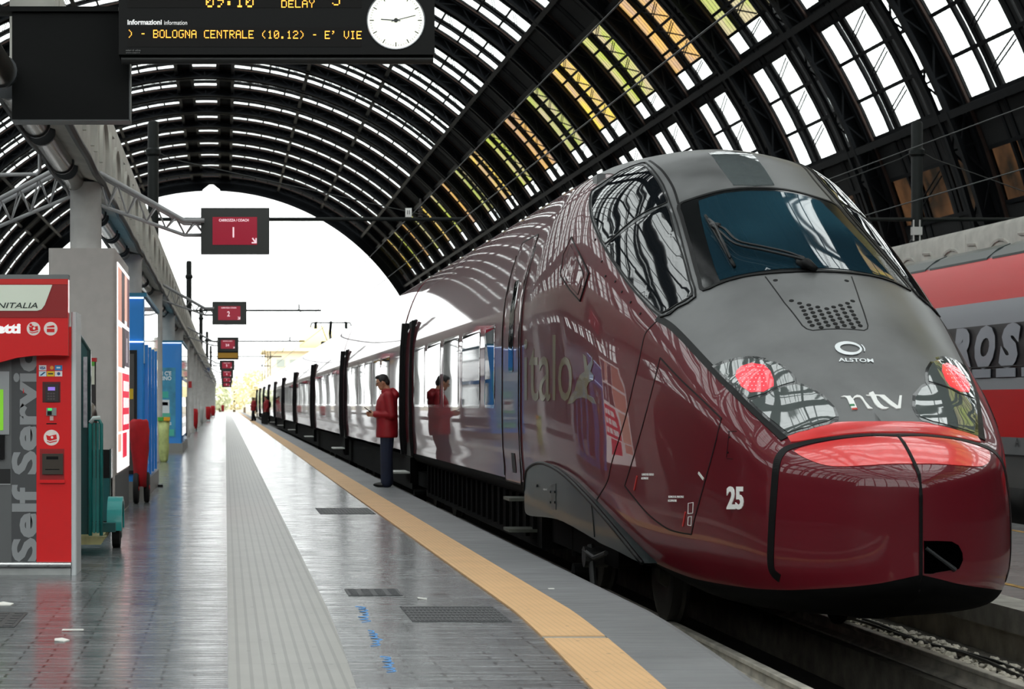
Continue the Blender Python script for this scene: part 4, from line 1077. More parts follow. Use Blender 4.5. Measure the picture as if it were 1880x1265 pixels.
# dark vent blister on the roof of the nose car
a = surf(*hitpx(1100, 331)); q = MB(); q.rbox((a.x-.04, a.y-.1, a.z-.1), (a.x+.04, a.y+.1, a.z+.05), .02, 3, 1); q.build('roof_fin', roofgrey, T)
# pantograph
yp = 82.0; xp = TC-.05; q = MB(); q.box((xp-.4, yp-.5, 3.6), (xp+.4, yp+.5, 3.85)); q.tube([(xp, yp, 3.85), (xp, yp+.9, 4.2), (xp, yp+.1, 4.66)], .06, 6); q.tube([(xp-.15, yp, 3.85), (xp-.45, yp+.1, 4.66)], .015, 5)
q.box((xp-.6, yp+.05, 4.62), (xp+.6, yp+.12, 4.66)); q.box((xp-.6, yp+.3, 4.62), (xp+.6, yp+.37, 4.66))
for s in (-1, 1): q.tube([(xp+s*.55, yp+.1, 4.66), (xp+s*.8, yp+.1, 4.62), (xp+s*.85, yp+.1, 4.45)], .03, 6); q.box((xp+s*.58, yp+.0, 4.4), (xp+s*.68, yp+.4, 4.66))
q.build('pantograph', mat('dark_green_iron', '#18211f', .6), T)
print('MISS', len(MISS), MISS[:30])
# ================================================================ CANOPY LINE, COLUMNS, MASTS
colgrey = mat('column_grey', '#b9b8b6', .55, noise=.12, nscale=4)
beamc = mat('pale_concrete_beam', '#b5b3ac', .8, noise=.15, nscale=3)
steelp = mat('painted_steel_tube', '#98989a', .45, noise=.1)
mastg = mat('dark_green_mast', '#0e1312', .55, spec=.25, noise=.2)
CY = [22.8+11*k for k in range(25)]
for k, y in enumerate(CY):
    m = MB(); m.lathe([(.22, 0), (.22, .25), (.18, .3), (.18, 3.72), (.21, 3.78), (.21, 3.82)], (-1.6, y, 0), 24); struct(m.build('column', colgrey, smooth=False, angle=40))
    if k < 12:
        m = MB(); m.lathe([(.2, 0), (.2, 3.8)], (15.7, y, 0), 16); struct(m.build('column', colgrey, angle=40))
def beam(x, face, y0, y1, z0=3.82, z1=4.94, w=.36):
    m = MB(); s = 1 if face > x else -1
    m.prism([(x-s*w/2, z0+.1), (x+s*w/2, z0), (face, z0+.16), (face, z1-.1), (face-s*.06, z1), (x-s*w/2, z1)] if s > 0 else [(face, z0+.16), (x+s*w/2, z0), (x-s*w/2, z0+.1), (x-s*w/2, z1), (face-s*.06, z1), (face, z1-.1)], lambda a, b, d: (a, d, b), y1, y0)
    y = y0+.4; k = 0
    while y < y1-1.5:
        # raised arch mouldings and panel joints on the face
        fx = face+s*.012; full = k % 2 == 0; hh = .34
        pts = []
        if full:
            for j in range(9): a = PI*j/8; pts.append((y+.75-.6*math.cos(a), z0+.42+hh*math.sin(a)))
        else:
            pts = [(y+.30, z0+.42), (y+.34, z0+.66), (y+.42, z0+.76), (y+.9, z0+.79)]
        pts = [(pts[0][0], z0+.2)]+pts
        if full: pts += [(pts[-1][0], z0+.2)]
        m.tube([(fx, a, b) for a, b in pts], .035, 4)
        if k % 4 == 0: m.box((face-s*.01, y-.05, z0+.2), (face+s*.008, y-.02, z1-.12))
        y += 1.55 if full else 1.1; k += 1
    return struct(m.build('canopy_beam', beamc, angle=35))
beam(-1.62, -1.42, 16.6, 120); beam(-1.62, -1.42, 120, 300); beam(15.75, 15.45, 20, 260)
m = MB(); m.tube([(-1.40, y, 3.80+.02*math.sin(y*2.3)) for y in np.arange(16.6, 200, 1.2)], .04, 6); struct(m.build('cable_trunk_trim', mat('black_cable', '#0c0d0d', .5)))
m = MB(); m.tube([(-1.86, y, 3.82+.02*math.sin(y*1.9+1)) for y in np.arange(16.6, 120, 1.2)], .035, 6); struct(m.build('cable_trunk_trim', mat('black_cable')))
# tubular light fittings under the beam
alu = mat('aluminium_tube', '#8c8780', .22, metal=.85)
first = None
for k in range(24):
    y = 12.9+2.85*k
    if first is None:
        L = empty('tube_lamp', (-1.72, y, 3.86), '', 'lamp', 'tubular lamp housings under the canopy beam')
        m = MB(); m.cyl((0, 0, -.02), (0, 2.35, -.02), .115, 18); m.build('tube', alu, L, world=False, angle=30)
        for yy in (.02, 2.33): m = MB(); m.cyl((0, yy-.03, -.02), (0, yy+.03, -.02), .13, 18); m.build('end_ring', mat('dark_steel'), L, world=False, angle=30)
        m = MB(); m.box((-.03, .5, .08), (.03, .6, .14)); m.box((-.03, 1.8, .08), (.03, 1.9, .14)); m.build('hanger', mat('dark_steel'), L, world=False); first = L
    else:
        L = first.copy(); COL.objects.link(L); L.location = (-1.72, y, 3.86)
        for c_ in first.children: d_ = c_.copy(); COL.objects.link(d_); d_.parent = L
    L['label'] = ['aluminium tube lamp at the top left, nearest the viewer, partly behind the black box', 'aluminium tube lamp under the beam, hidden mostly behind the black box', 'aluminium tube lamp emerging just below the black box, left of the first column'][k] if k < 3 else 'round aluminium tube lamp housing hung beneath the pale canopy beam over the platform columns'

def truss(yc, label, x1, sc=1.0, z=0):
    """peaked lattice arm over the beam at a column, reaching out to the sign on the right"""
    e = empty('lattice_truss', (-1.6, yc, 3.82), label, 'bracket')
    up = [(-2.9, 3.45), (-1.88, 3.99), (-1.57, 4.0), (-.47, 3.38), (x1, 3.38)]; lo = [(-2.9, 3.2), (-1.75, 3.68), (-1.15, 3.47), (-.47, 3.23), (x1, 3.23)]
    for nm, pts, r in (('upper_chord', up, .028), ('lower_chord', lo, .022)):
        for dy in ((-.17, .17) if nm == 'upper_chord' else (0,)):
            m = MB(); m.tube([(a, yc+dy, b) for a, b in pts], r, 8); m.build(nm, steelp, e, smooth=True)
    m = MB(); n = 12
    def at(pts, t):
        x = pts[0][0]+(x1-pts[0][0])*t
        for i in range(len(pts)-1):
            if pts[i][0] <= x <= pts[i+1][0]: u = (x-pts[i][0])/(pts[i+1][0]-pts[i][0]); return Vector((x, 0, pts[i][1]+u*(pts[i+1][1]-pts[i][1])))
        return Vector((x1, 0, pts[-1][1]))
    for k in range(n):
        a = at(lo, k/n); b = at(up, (k+.5)/n); c = at(lo, (k+1)/n)
        for dy in (-.17, .17):
            m.cyl(a+Vector((0, yc, 0)), b+Vector((0, yc+dy, 0)), .010, 5); m.cyl(b+Vector((0, yc+dy, 0)), c+Vector((0, yc, 0)), .010, 5)
    m.build('web_rods', steelp, e)
    return e
scr = mat('wine_red_screen', '#7d0a22', .3, emit='#8a0d28', es=.55); lit = mat('pink_white_letter', '#d8b8c0', .4, emit='#e0c4cc', es=.7); casing = mat('dark_sign_casing', '#2c2e2c', .45)
def coach_sign(yc, num, lab, cx=.11, zc=3.27, w=.78, h=.52, led=False, k=0):
    e = empty('coach_sign', (cx, yc-.06, zc-h/2), lab, 'sign', None)
    m = MB(); m.box((cx-w/2, yc-.12, zc-h/2), (cx+w/2, yc+.06, zc+h/2)); m.build('casing', casing, e)
    m = MB(); m.box((cx-w*.33, yc-.124, zc-h*.31), (cx+w*.32, yc-.11, zc+h*.3)); s_ = m.build('screen', scr, e)
    def tx(s, x, z, hh, fit=None, bold=0):
        vs, fs = text_poly(s, 1, bold); xs = [v.x for v in vs]; sy = hh/.7; sx = sy*.8 if fit is None else fit/(max(xs)-min(xs)); mid = (max(xs)+min(xs))/2
        q = MB(); q.add([(cx+x+(v.x-mid)*sx, yc-.127, zc+z+v.y*sy) for v in vs], fs); return q
    tx('CARROZZA / COACH', -.015, .105, .028, .34, .03).build('heading_text', lit, s_)
    tx(num, -.02, -.075, .115 if len(num) < 3 else .09, None, .02).build('coach_number', lit, s_)
    q = MB(); ax, az = cx+.21, zc-.12
    q.prism([(ax-.02, az+.03), (ax-.008, az+.04), (ax+.02, az+.005), (ax+.02, az+.035), (ax+.036, az+.035), (ax+.036, az-.025), (ax-.022, az-.025), (ax-.022, az-.01), (ax+.01, az-.01)], lambda x, z, d: (x, d, z), yc-.124, yc-.128); q.build('arrow', lit, s_)
    if led:
        m = MB(); m.box((cx-w/2, yc-.12, zc-h/2-.30), (cx+w/2, yc+.06, zc-h/2-.004)); l_ = m.build('lower_casing', black, e)
        m = MB(); m.box((cx-w*.46, yc-.124, zc-h/2-.24), (cx+w*.46, yc-.11, zc-h/2-.05)); m.build('amber_display', mat('amber_display', '#6a4a06', .4, emit='#9a7410', es=.4), l_)
    return e
SG = [(22.8, '1', .11, 3.27), (45.4, '2', .09, 3.36), (73, '3/4', .09, 3.47), (104, '5', .08, 3.30), (125, '6', .1, 3.17), (143, '7', .1, 3.02), (164, '8', .1, 2.9)]
for k, (y, num, cx, zc) in enumerate(SG):
    w = ['first and nearest to the clock board', 'second along the platform', 'third along the platform', 'fourth along the platform', 'fifth along the platform', 'sixth along the platform', 'farthest along the platform'][k]
    coach_sign(y, num, ['dark framed red screen sign numbered one, the largest and nearest of the coach signs', 'dark framed red screen sign numbered two, hanging below and beyond the largest one', 'red screen coach sign with an amber display strip along its lower edge', 'red screen coach sign seen right below the amber display strip', 'small red coach sign, second below the amber display strip', 'small red coach sign, third below the amber display strip', 'smallest red coach sign, lowest in the row of hanging signs'][k], cx, zc, led=(k == 2))
    e = truss(y, 'grey tubular lattice arm carrying the coach %s sign, %s' % (num, w), cx-.35)
    e.location.z = 3.82; dz = zc-3.27
    e.location.z += dz
# dark masts with their arms
def mast(x, y, label, armx, z=7.7, back=None):
    e = empty('catenary_mast', (x, y, 4.94), label, 'mast')
    m = MB(); m.lathe([(.16, 4.94), (.16, 5.0), (.125, 5.03), (.125, z-.05), (.10, z), (.001, z+.02)], (x, y, 0), 16); m.lathe([(.125, 6.9), (.17, 6.95), (.17, 7.05), (.125, 7.1)], (x, y, 0), 16); m.build('post', mastg, e, angle=35)
    for a in armx:
        m = MB(); m.cyl((x, y, 5.48), (a, y, 5.48), .045, 10); m.build('arm', mastg, e)
        s = 1 if a > x else -1
        m = MB(); m.tube([(x+s*.12, y, 7.0), (x+s*.4, y, 6.85), (a-s*.8, y, 5.55)], .012, 5); m.build('stay_wire', mat('thin_wire', '#2a2c2c', .5), e)
        m = MB()
        for q in range(4): m.cyl((a-s*1.0, y, 5.53+q*.06), (a-s*1.0, y, 5.56+q*.06), .06, 10)
        m.cyl((a-s*1.0, y, 5.5), (a-s*1.0, y, 5.95), .02, 6); m.build('insulator', mat('brown_insulator', '#2b2220', .4), e)
        m = MB(); m.tube([(a-s*.9, y, 5.45), (a-s*1.35, y, 5.1), (a-s*1.5, y, 4.75)], .018, 6); m.build('dropper', mastg, e)
    return e
M1 = mast(-1.64, 45.15, 'dark green post with domed top rising behind the coach 1 sign lattice arm', [5.42], 7.7)
mast(-1.64, 89.4, 'dark green post rising left of the coach 2 sign, arm over the train', [4.3]); mast(-1.64, 133.2, 'dark green post, third in the line above the canopy beam, arm over the train', [5.3]); mast(-1.64, 177, 'dark green post, fourth in the line above the canopy beam', [5.0]); mast(-1.64, 221, 'dark green post, farthest in the line above the canopy beam', [5.0])
M2 = mast(15.7, 45.2, 'black post with domed top rising over the red train, white box on it', [11.0, 20.5])
a = P(745, 402, 45.15); m = MB(); m.box((a.x-.02, 45.0, 5.52), (a.x+.12, 45.04, 5.72)); m.build('number_plate', white, M1)
m = MB(); vs, fs = text_poly('11', 1, .03); m.add([(a.x+.0+v.x*.09, 44.995, 5.58+v.y*.13) for v in vs], fs); m.build('plate_number', black, M1)
a = P(1683, 424, 45.0); m = MB(); m.box((a.x-.11, 44.95, a.z-.09), (a.x+.11, 45.08, a.z+.09)); 
for dx in (-.07, .07): m.box((a.x+dx-.012, 44.98, a.z-.22), (a.x+dx+.012, 45.02, a.z+.25))
m.build('white_box', mat('pale_box', '#b8b8b6', .5), M2)
# overhead wires along the tracks
for x, z, lab in ((4.4, 4.72, 'thin contact wire over the burgundy train track'), (4.35, 5.72, 'thin upper messenger wire over the burgundy train track'), (12.1, 4.86, 'thin contact wire over the red train'), (12.1, 5.8, 'upper messenger wire over the red train')):
    m = MB(); m.tube([(x, y, z) for y in (-20, 300)], .011, 5); top(m.build('overhead_wire', mat('thin_wire')), lab, 'wire')

# ================================================================ DEPARTURE BOARD WITH CLOCK
YB = 15.0; E = empty('departure_board', (.4, YB, 3.87), 'black hanging departure board with amber dot letters and a round lit clock', 'display board')
blk = mat('gloss_black_casing', '#040404', .4, spec=.15); dk = mat('board_matt', '#0c0a09', .6, spec=.2)
m = MB(); pxbox(m, 218, -110, 798, 100, YB, .28); m.build('casing', blk, E)
m = MB(); a = P(222, 106, YB); b = P(797, 106, YB); m.cyl((a.x, YB+.08, a.z), (b.x, YB+.08, b.z), .035, 12); m.build('bottom_tube', mat('rubbed_black', '#161616', .4), E, angle=40)
m = MB(); pxbox(m, 234, 50, 664, 86, YB-.004, .01); scn = m.build('ticker_screen', dk, E)
m = MB(); pxbox(m, 234, -60, 664, 14, YB-.004, .01); scn2 = m.build('time_screen', dk, E)
amber = mat('amber_led', (1, .45, .05), .5, emit=(1.0, .42, .05), es=1.5)
G = {'A': '0111010001100011111110001100011000110001'[:0]}
FONT = dict(A="01110 10001 10001 11111 10001 10001 10001", B="11110 10001 10001 11110 10001 10001 11110", C="01111 10000 10000 10000 10000 10000 01111", D="11110 10001 10001 10001 10001 10001 11110", E="11111 10000 10000 11110 10000 10000 11111",
 G="01111 10000 10000 10011 10001 10001 01110", I="01110 00100 00100 00100 00100 00100 01110", L="10000 10000 10000 10000 10000 10000 11111", N="10001 11001 10101 10101 10011 10001 10001", O="01110 10001 10001 10001 10001 10001 01110",
 R="11110 10001 10001 11110 10100 10010 10001", T="11111 00100 00100 00100 00100 00100 00100", V="10001 10001 10001 10001 10001 01010 00100", Y="10001 10001 01010 00100 00100 00100 00100")
FONT.update({'0': "01110 10001 10011 10101 11001 10001 01110", '1': "00100 01100 00100 00100 00100 00100 01110", '2': "01110 10001 00001 00110 01000 10000 11111", '9': "01110 10001 10001 01111 00001 00010 01100", '5': "11111 10000 11110 00001 00001 10001 01110",
 '(': "00010 00100 01000 01000 01000 00100 00010", ')': "01000 00100 00010 00010 00010 00100 01000", '-': "00000 00000 00000 01110 00000 00000 00000", '.': "00000 00000 00000 00000 00000 01100 01100", "'": "01100 00100 01000 00000 00000 00000 00000", ':': "00000 01100 01100 00000 01100 01100 00000", ' ': "00000 "*7})
def dots(s, x, y, pitch, Y, hx, nm, par, fat=.62, slope=0):
    """dot-matrix text: top-left at pixel x, y"""
    hx = hx or pitch
    for i, ch in enumerate(s):
        if ch == ' ': continue
        q = MB()
        rows = FONT[ch].split()
        for r, row in enumerate(rows):
            c = 0
            while c < 5:
                if row[c] == '1':
                    e_ = c
                    while e_+1 < 5 and row[e_+1] == '1': e_ += 1
                    X = x+(i*6+c)*hx; Yp = y+r*pitch+slope*(X-x)
                    pxbox(q, X, Yp, X+(e_-c)*hx+hx*fat+.3, Yp+pitch*.78, Y-.008, .004); c = e_+1
                else: c += 1
        q.build(nm, amber, par)
dots(") - BOLOGNA CENTRALE (10.12) - E' VIE", 234.6, 54.5, 2.15, YB, 1.945, "ticker_letter", scn, slope=.006)
dots("09:10", 378, -14, 4.0, YB, 3.05, "time_digit", scn2)
dots("DELAY", 516.5, 0.5, 1.95, YB, 2.12, 'delay_letter', scn2)
dots("5", 610, -8, 2.6, YB, 3.0, 'delay_digit', scn2)
q = MB(); text_px(q, 'informazioni', 234, 45, YB-.004, 9, 63, bold=.03); text_px(q, 'information', 301.5, 45.5, YB-.004, 8, 42); q.build('white_lettering', mat('glowing_white_print', '#dcdcdc', .5, emit='#ffffff', es=.35), E)  # plain white print given a faint glow so it reads brighter
q = MB(); text_px(q, 'solari di udine', 231, 94, YB-.004, 3.5, 27); text_px(q, 'www.solari.it', 231, 98, YB-.004, 2.5, 26); q.build('maker_print', mat('grey_print', '#7c7c7c', .5), E)
ck = P(726.5, 38, YB); m = MB(); m.lathe([(.001, -.012), (.213, -.012), (.213, .02)], (ck.x, YB, ck.z), 64, 'y'); cl = m.build('clock', mat('clock_dial', '#eef0e2', .4, emit='#eef2e0', es=.68), E)
m = MB(); m.tube([(ck.x+.215*math.cos(2*PI*k/48), YB-.008, ck.z+.215*math.sin(2*PI*k/48)) for k in range(48)], .006, 6, closed=True); m.build('dial_rim', mat('rim_grey', '#8f9196', .3, metal=.6), cl)
m = MB()
for k in range(60):
    a = 2*PI*k/60; big = k % 5 == 0; r0, r1, w = (.165, .197, .0035) if big else (.182, .195, .0012)
    M = Matrix.Translation((ck.x, YB-.014, ck.z)) @ Matrix.Rotation(a, 4, 'Y'); m.box((-w, -.001, r0), (w, .001, r1), M)
m.build('minute_marks', mat('dial_ink', '#2b2c2c', .5), cl)
for nm, ang, r0, r1, w in (('hour_hand', -86, -.035, .113, .0045), ('minute_hand', 76, -.035, .152, .0035)):
    m = MB(); M = Matrix.Translation((ck.x, YB-.018, ck.z)) @ Matrix.Rotation(ang*D2R, 4, 'Y'); m.box((-w, -.001, r0), (w*.7, .001, r1), M); m.build(nm, mat('hand_blue_black', '#10142c', .4), cl)
m = MB(); m.cyl((ck.x, YB-.012, ck.z), (ck.x, YB-.024, ck.z), .016, 16); m.build('hub', mat('dial_ink'), cl)
# square black box beside it, and the gantry both hang from
E2 = empty('black_display_box', (-1.16, 15.5, 3.48), 'plain black box-shaped display seen from behind, left of the clock board', 'display box')
m = MB(); pxbox(m, 22, 20, 238, 220, 15.4, .22); m.build('casing', mat('dull_black_casing', '#040505', .6, spec=.15), E2)
m = MB(); pxbox(m, 21, 219.5, 239, 221.5, 15.39, .23); pxbox(m, 237, 112, 239, 221, 15.39, .23); m.build('edge_trim', mat('edge_grey', '#3c3e40', .4), E2)
E3 = empty('display_gantry', (-2.75, 15.55, 0), 'black steel gantry bar at the top left that holds the display box', 'gantry')
m = MB(); m.box((-2.8, 15.48, 0), (-2.68, 15.62, 5.1)); m.build('post', mat('dull_black_casing'), E3)
m = MB(); pxbox(m, -300, 11.5, 217, 20.5, 15.36, .2); m.build('box_rail', mat('dull_black_casing'), E3)
m = MB(); m.box((-2.8, 15.5, 4.98), (1.7, 15.62, 5.1)); 
m.build('crossbar', mat('dull_black_casing'), E3)
for x in (-.5, 1.2): m = MB(); m.box((x, 15.2, 4.75), (x+.06, 15.6, 5.05)); m.build('hanger', mat('dull_black_casing'), E3)
m = MB(); m.tube([(P(73, 228, 20).x, 20, 4.15), (P(73, 318, 20).x, 20, P(73, 320, 20).z+.03), (P(68, 320, 20).x, 20, P(73, 320, 20).z), (P(-80, 324, 20).x, 20, P(0, 322, 20).z)], .019, 10); m.cyl((P(73,228,20).x, 20, 3.9), (-1.6, 20, 4.1), .02)
top(m.build('pipe_bracket', steelp, smooth=True), 'pale grey bent pipe bracket below the black box at the left', 'bracket')

# ================================================================ TICKET MACHINE
YK = 15.1; K = empty('ticket_machine', (P(60, 0, YK).x, YK+.3, 0), 'red and grey self service ticket machine at the left photo edge', 'ticket machine')
kred = mat('machine_red', '#d60c12', .35, coat=.3); kdg = mat('machine_dark_grey', '#5c5d5e', .45); kdark = mat('machine_charcoal', '#393a3b', .5); silver = mat('machine_silver', '#c6cacc', .4, metal=.2); txg = mat('machine_letter_grey', '#8b8d8f', .45)
def part_px(name, x0, y0, x1, y1, Y, d, m_, parent, r=0): q = MB(); pxbox(q, x0, y0, x1, y1, Y, d, r); return q.build(name, m_, parent)
bd = part_px('grey_front', -170, 600, 68, 1034, YK, .5, kdg, K)
part_px('side_strip', 21, 600, 67.5, 1034, YK-.002, .01, mat('strip_charcoal', '#424345', .5), K)
q = MB(); text_px(q, 'Self Service', 67, 1031, YK-.002, 44, 436, bold=.035, rot=PI/2); q.build('vertical_lettering', txg, K)
rp2 = part_px('red_panel', 67, 600, 131, 1033, YK-.01, .5, kred, K)
q = MB(); a = P(131, 573, YK); b = P(141, 1056, YK); q.rbox((a.x, YK-.02, 0), (b.x, YK+.46, a.z), .012, 3); q.build('silver_side', silver, K)
part_px('footing', -170, 1043, 130, 1057.5, YK-.0, .55, mat('footing_grey', '#a9abaa', .6, noise=.15), K)
q = MB(); a = P(-170, 1036, YK); b = P(131, 1036, YK); q.cyl((a.x, YK-.02, a.z), (b.x, YK-.02, b.z), .022, 12); q.build('foot_rail', mat('polished_rail', '#c9cbcb', .15, metal=1), K, angle=40)
hd = MB(); pxpoly(hd, [(-170,509),(125,509),(125,653),(95,652),(60,653),(30,657),(0,665),(-60,672),(-170,672)], YK-.14, .13); hd = hd.build('header', kred, K)
part_px('header_cap', -170, 504, 125.5, 512, YK-.15, .15, mat('header_grey', '#6a6c6d', .5), hd)
part_px('header_dark_band', -170, 512, 124, 583, YK-.145, .01, mat('deep_red', '#8e0d10', .4), hd)
part_px('header_top_band', -170, 512, 124, 522, YK-.149, .01, mat('bright_red_band', '#c91812', .4), hd)  # brighter red strip, part of the header's own colours
q = MB(); pxpoly(q, [(-170,523),(96,523),(82,560),(76,568),(68,570.5),(-170,570.5)], YK-.152, .01); lg = q.build('logo_plate', mat('logo_plate_pale', '#dfe6d6', .4), hd)
q = MB(); text_px(q, 'TRENITALIA', -38, 565.5, YK-.153, 10, 107, bold=.005, shear=.25); q.build('logo_lettering', mat('logo_green_black', '#10231d', .5), lg)
q = MB(); text_px(q, 'Biglietti', -62, 611, YK-.142, 17, 100, bold=.05); q.build('white_lettering', mat('glowing_white_print'), hd)
def icon(cx, cy, r, kind, Y, parent):
    q = MB(); pxpoly(q, ring(cx, cy, r), Y, .003); o = q.build('icon_disc', mat('icon_white', '#e8dcd6', .5), parent); q = MB()
    if kind == 'card':
        pxpoly(q, [(cx-7, cy-4), (cx+5, cy-6.5), (cx+7, cy-5), (cx+7, cy-2.2), (cx-7, cy-2.2)], Y-.001, .002); pxpoly(q, [(cx-7, cy), (cx+7, cy), (cx+7, cy+6.5), (cx-7, cy+6.5)], Y-.001, .002)
    else:
        k = r/14.5; pxpoly(q, [(cx-10*k, cy-5*k), (cx-4*k, cy-3*k), (cx+9*k, cy-6*k), (cx+10*k, cy+3*k), (cx-3*k, cy+6*k), (cx-8*k, cy+4*k)], Y-.001, .002); pxpoly(q, [(cx-8*k, cy+6*k), (cx-3*k, cy+8*k), (cx+10*k, cy+5*k), (cx+10*k, cy+7*k), (cx-3*k, cy+10*k), (cx-9*k, cy+7*k)], Y-.001, .002)
        if kind == 'coins': pxpoly(q, ring(cx-5, cy-7, 2.6, 12), Y-.001, .002); pxpoly(q, ring(cx-1.5, cy-3.5, 2.4, 12), Y-.0015, .002)
    q.build('icon_picture', kred, o)
    if kind != 'card': q = MB(); pxpoly(q, ring(cx+1, cy-.5, 2.4, 12), Y-.0025, .002); q.build('icon_dot', mat('icon_white'), o)
icon(61.5, 603.5, 12.5, 'coins', YK-.142, hd); icon(93, 603.5, 12.5, 'card', YK-.142, hd); icon(94.5, 803.5, 14.5, 'note', YK-.012, rp2)
cc = [('#e9e9ea', '#1c3f94'), ('#d0302a', '#e8a13a'), ('#2c86c8', '#d8ecf6'), ('#cfe4ef', '#12507c'), ('#e6c01c', '#33322a'), ('#e8e8e8', '#1f4c8a')]
for i, (c1, c2) in enumerate(cc):
    x = 71.5+(i % 3)*14.6; y = 670.5+(i//3)*11; o = part_px('card_sticker', x, y, x+13.6, y+9.6, YK-.012, .003, mat('stk%d' % i, c1, .5), rp2)
    q = MB()
    if i == 0: text_px(q, 'VISA', x+1.5, y+7.5, YK-.012, 5, 10.5, bold=.03, shear=.2)
    elif i == 1: pxpoly(q, ring(x+9, y+4.6, 3.4, 16), YK-.013, .002)
    elif i == 2: pxbox(q, x+3, y+3, x+10, y+6, YK-.013, .002)
    elif i == 3: pxpoly(q, [(x+1, y+8), (x+9, y+1.5), (x+13, y+1.5), (x+5, y+8)], YK-.013, .002)
    elif i == 4: pxbox(q, x+2, y+3.5, x+11.5, y+6, YK-.013, .002)
    else: pxpoly(q, ring(x+7, y+4.6, 3, 16), YK-.013, .002)
    q.build('sticker_print', mat('stp%d' % i, c2, .5), o)
rc = part_px('pin_pad_recess', 78, 701, 111, 739, YK-.011, .01, mat('recess_dark_red', '#4d0508', .5), rp2)
pp = part_px('pin_pad', 83, 705, 107.5, 738, YK-.02, .02, mat('pad_brown', '#2b2324', .4), rc)
part_px('pad_display', 88, 710.5, 101, 717, YK-.022, .003, mat('violet_display', '#8d6fc8', .3, emit='#8a70d8', es=.5), pp)
for i in range(3):
    for j in range(3): part_px('key', 87+i*5, 721+j*5, 90.5+i*5, 724+j*5, YK-.022, .003, mat('key_brown', '#4d4344', .5), pp)
cr = part_px('card_reader', 85, 749, 103.5, 763, YK-.022, .02, mat('reader_grey', '#8d9090', .35, metal=.5), rp2)
part_px('green_light', 88, 749.5, 95, 753.5, YK-.026, .005, mat('green_glow', '#2fd25a', .3, emit='#30e860', es=.8), cr); part_px('reader_slot', 87, 755, 95, 762, YK-.026, .005, black, cr); part_px('reader_tongue', 91.5, 764, 98, 772, YK-.018, .01, mat('tongue', '#c9a9a6', .4), cr)
part_px('slot', 85, 777, 104, 779, YK-.012, .005, black, rp2)
rc = part_px('tray_recess', 73, 824, 118, 888, YK-.011, .01, mat('recess_red', '#8f0609', .5), rp2); part_px('tray_ledge', 73, 881, 119, 887, YK-.03, .03, kred, rc)
tr = part_px('bronze_tray', 77.5, 833, 115.5, 871, YK-.03, .03, mat('bronze_metal', '#4f4842', .35, metal=.7), rc)
part_px('tray_slot', 85, 838, 107, 843.5, YK-.033, .004, black, tr); part_px('tray_line', 83, 861, 109, 862.5, YK-.033, .004, black, tr)
sf = part_px('screen_frame', -110, 682, 17, 798, YK-.012, .02, mat('frame_silver', '#9ea0a2', .35, metal=.4), K)
part_px('touch_screen', -100, 715, 6, 790, YK-.016, .01, mat('screen_green', '#6fae2e', .3, emit='#7cc030', es=.45), sf)
part_px('handset_holder', -30, 798, 8, 843, YK-.03, .03, black, K); part_px('lower_slot', -60, 861, 19, 888, YK-.006, .01, mat('slot_black', '#151516', .4), K)
o = part_px('ledger_line', -60, 888.5, 19, 889.5, YK-.008, .01, silver, K)
q = MB(); text_px(q, 'i', 42, 722, YK-.004, 9, 2); pxpoly(q, ring(49, 717, 4, 12), YK-.003, .002); pxpoly(q, ring(54, 721, 4, 12), YK-.0032, .002); q.build('small_red_icon', kred, K)

# teal luggage cart behind the machine
teal = mat('teal_paint', '#0b6f6b', .4, coat=.2, noise=.15); dteal = mat('dark_teal_panel', '#0b4a4c', .35, coat=.3, noise=.1)
E = empty('teal_service_cart', (-1.15, 17.3, 0), 'teal painted service cart with a fendered wheel behind the ticket machine', 'cart')
m = MB(); a = P(166, 627, 17.2); m.prism([(-1.75, .14), (a.x, .14), (a.x, 1.75), (a.x-.10, 1.92), (-1.75, 1.92)], lambda x, z, d: (x, d, z), 17.35, 17.2); bp_ = m.build('back_board', dteal, E)
m = MB(); m.tube([(P(164,1,17.2).x, 17.19, .14), (P(164,1,17.2).x, 17.19, 1.76), (P(164,1,17.2).x-.1, 17.19, 1.91)], .014, 6); m.build('board_edge', mat('edge_dark_green', '#10302f', .4), bp_)
m = MB(); m.box((P(153,0,17.1).x, 17.1, P(0,785,17.1).z), (P(160,0,17.1).x, 17.13, P(0,655,17.1).z)); m.build('paper_notice', mat('notice_paper', '#9c9aa0', .5, noise=.3, nscale=20), bp_)
hx0, hx1 = P(166, 0, 16.9).x, P(186, 0, 16.9).x
m = MB(); zt_ = P(0, 770, 16.9).z; m.tube([(hx0, 16.9, .18), (hx0, 16.9, zt_-.04), (hx0+.02, 16.9, zt_), (hx1-.02, 16.9, zt_), (hx1, 16.9, zt_-.04), (hx1, 16.9, .18)], .016, 8); m.build('handle_frame', teal, E, smooth=True)
m = MB()
for k in range(3): x = hx0+.02+(hx1-hx0-.02)*k/2.4; m.box((x, 16.905, .2), (x+.022, 16.93, zt_-.03))
m.build('frame_slats', teal, E)
m = MB(); m.tube([(hx0, 16.9, zt_-.03), (hx0+.03, 16.9, zt_+.01), (hx1-.01, 16.9, zt_+.01)], .02, 8); m.build('grip', mat('grip_pale', '#b9c4c2', .5), E, smooth=True)
m = MB(); m.box((-1.7, 17.0, .12), (P(196,0,17.6).x, 17.9, .17)); m.prism([(P(150,0,17).x, .17), (P(196,0,17).x, .17), (P(186,0,17).x, .10), (P(150,0,17).x, .10)], lambda x, z, d: (x, d, z), 17.05, 16.92); m.build('load_deck', mat('scuffed_deck', '#8a865c', .6, noise=.3), E)
wx0, wx1 = P(203, 0, 18.0).x, P(223, 0, 18.0).x; wy = 18.0
m = MB(); m.cyl((wx0+.02, wy, .19), (wx1-.01, wy, .19), .19, 28); w_ = m.build('wheel', mat('black_tyre', '#121110', .8), E, angle=40)
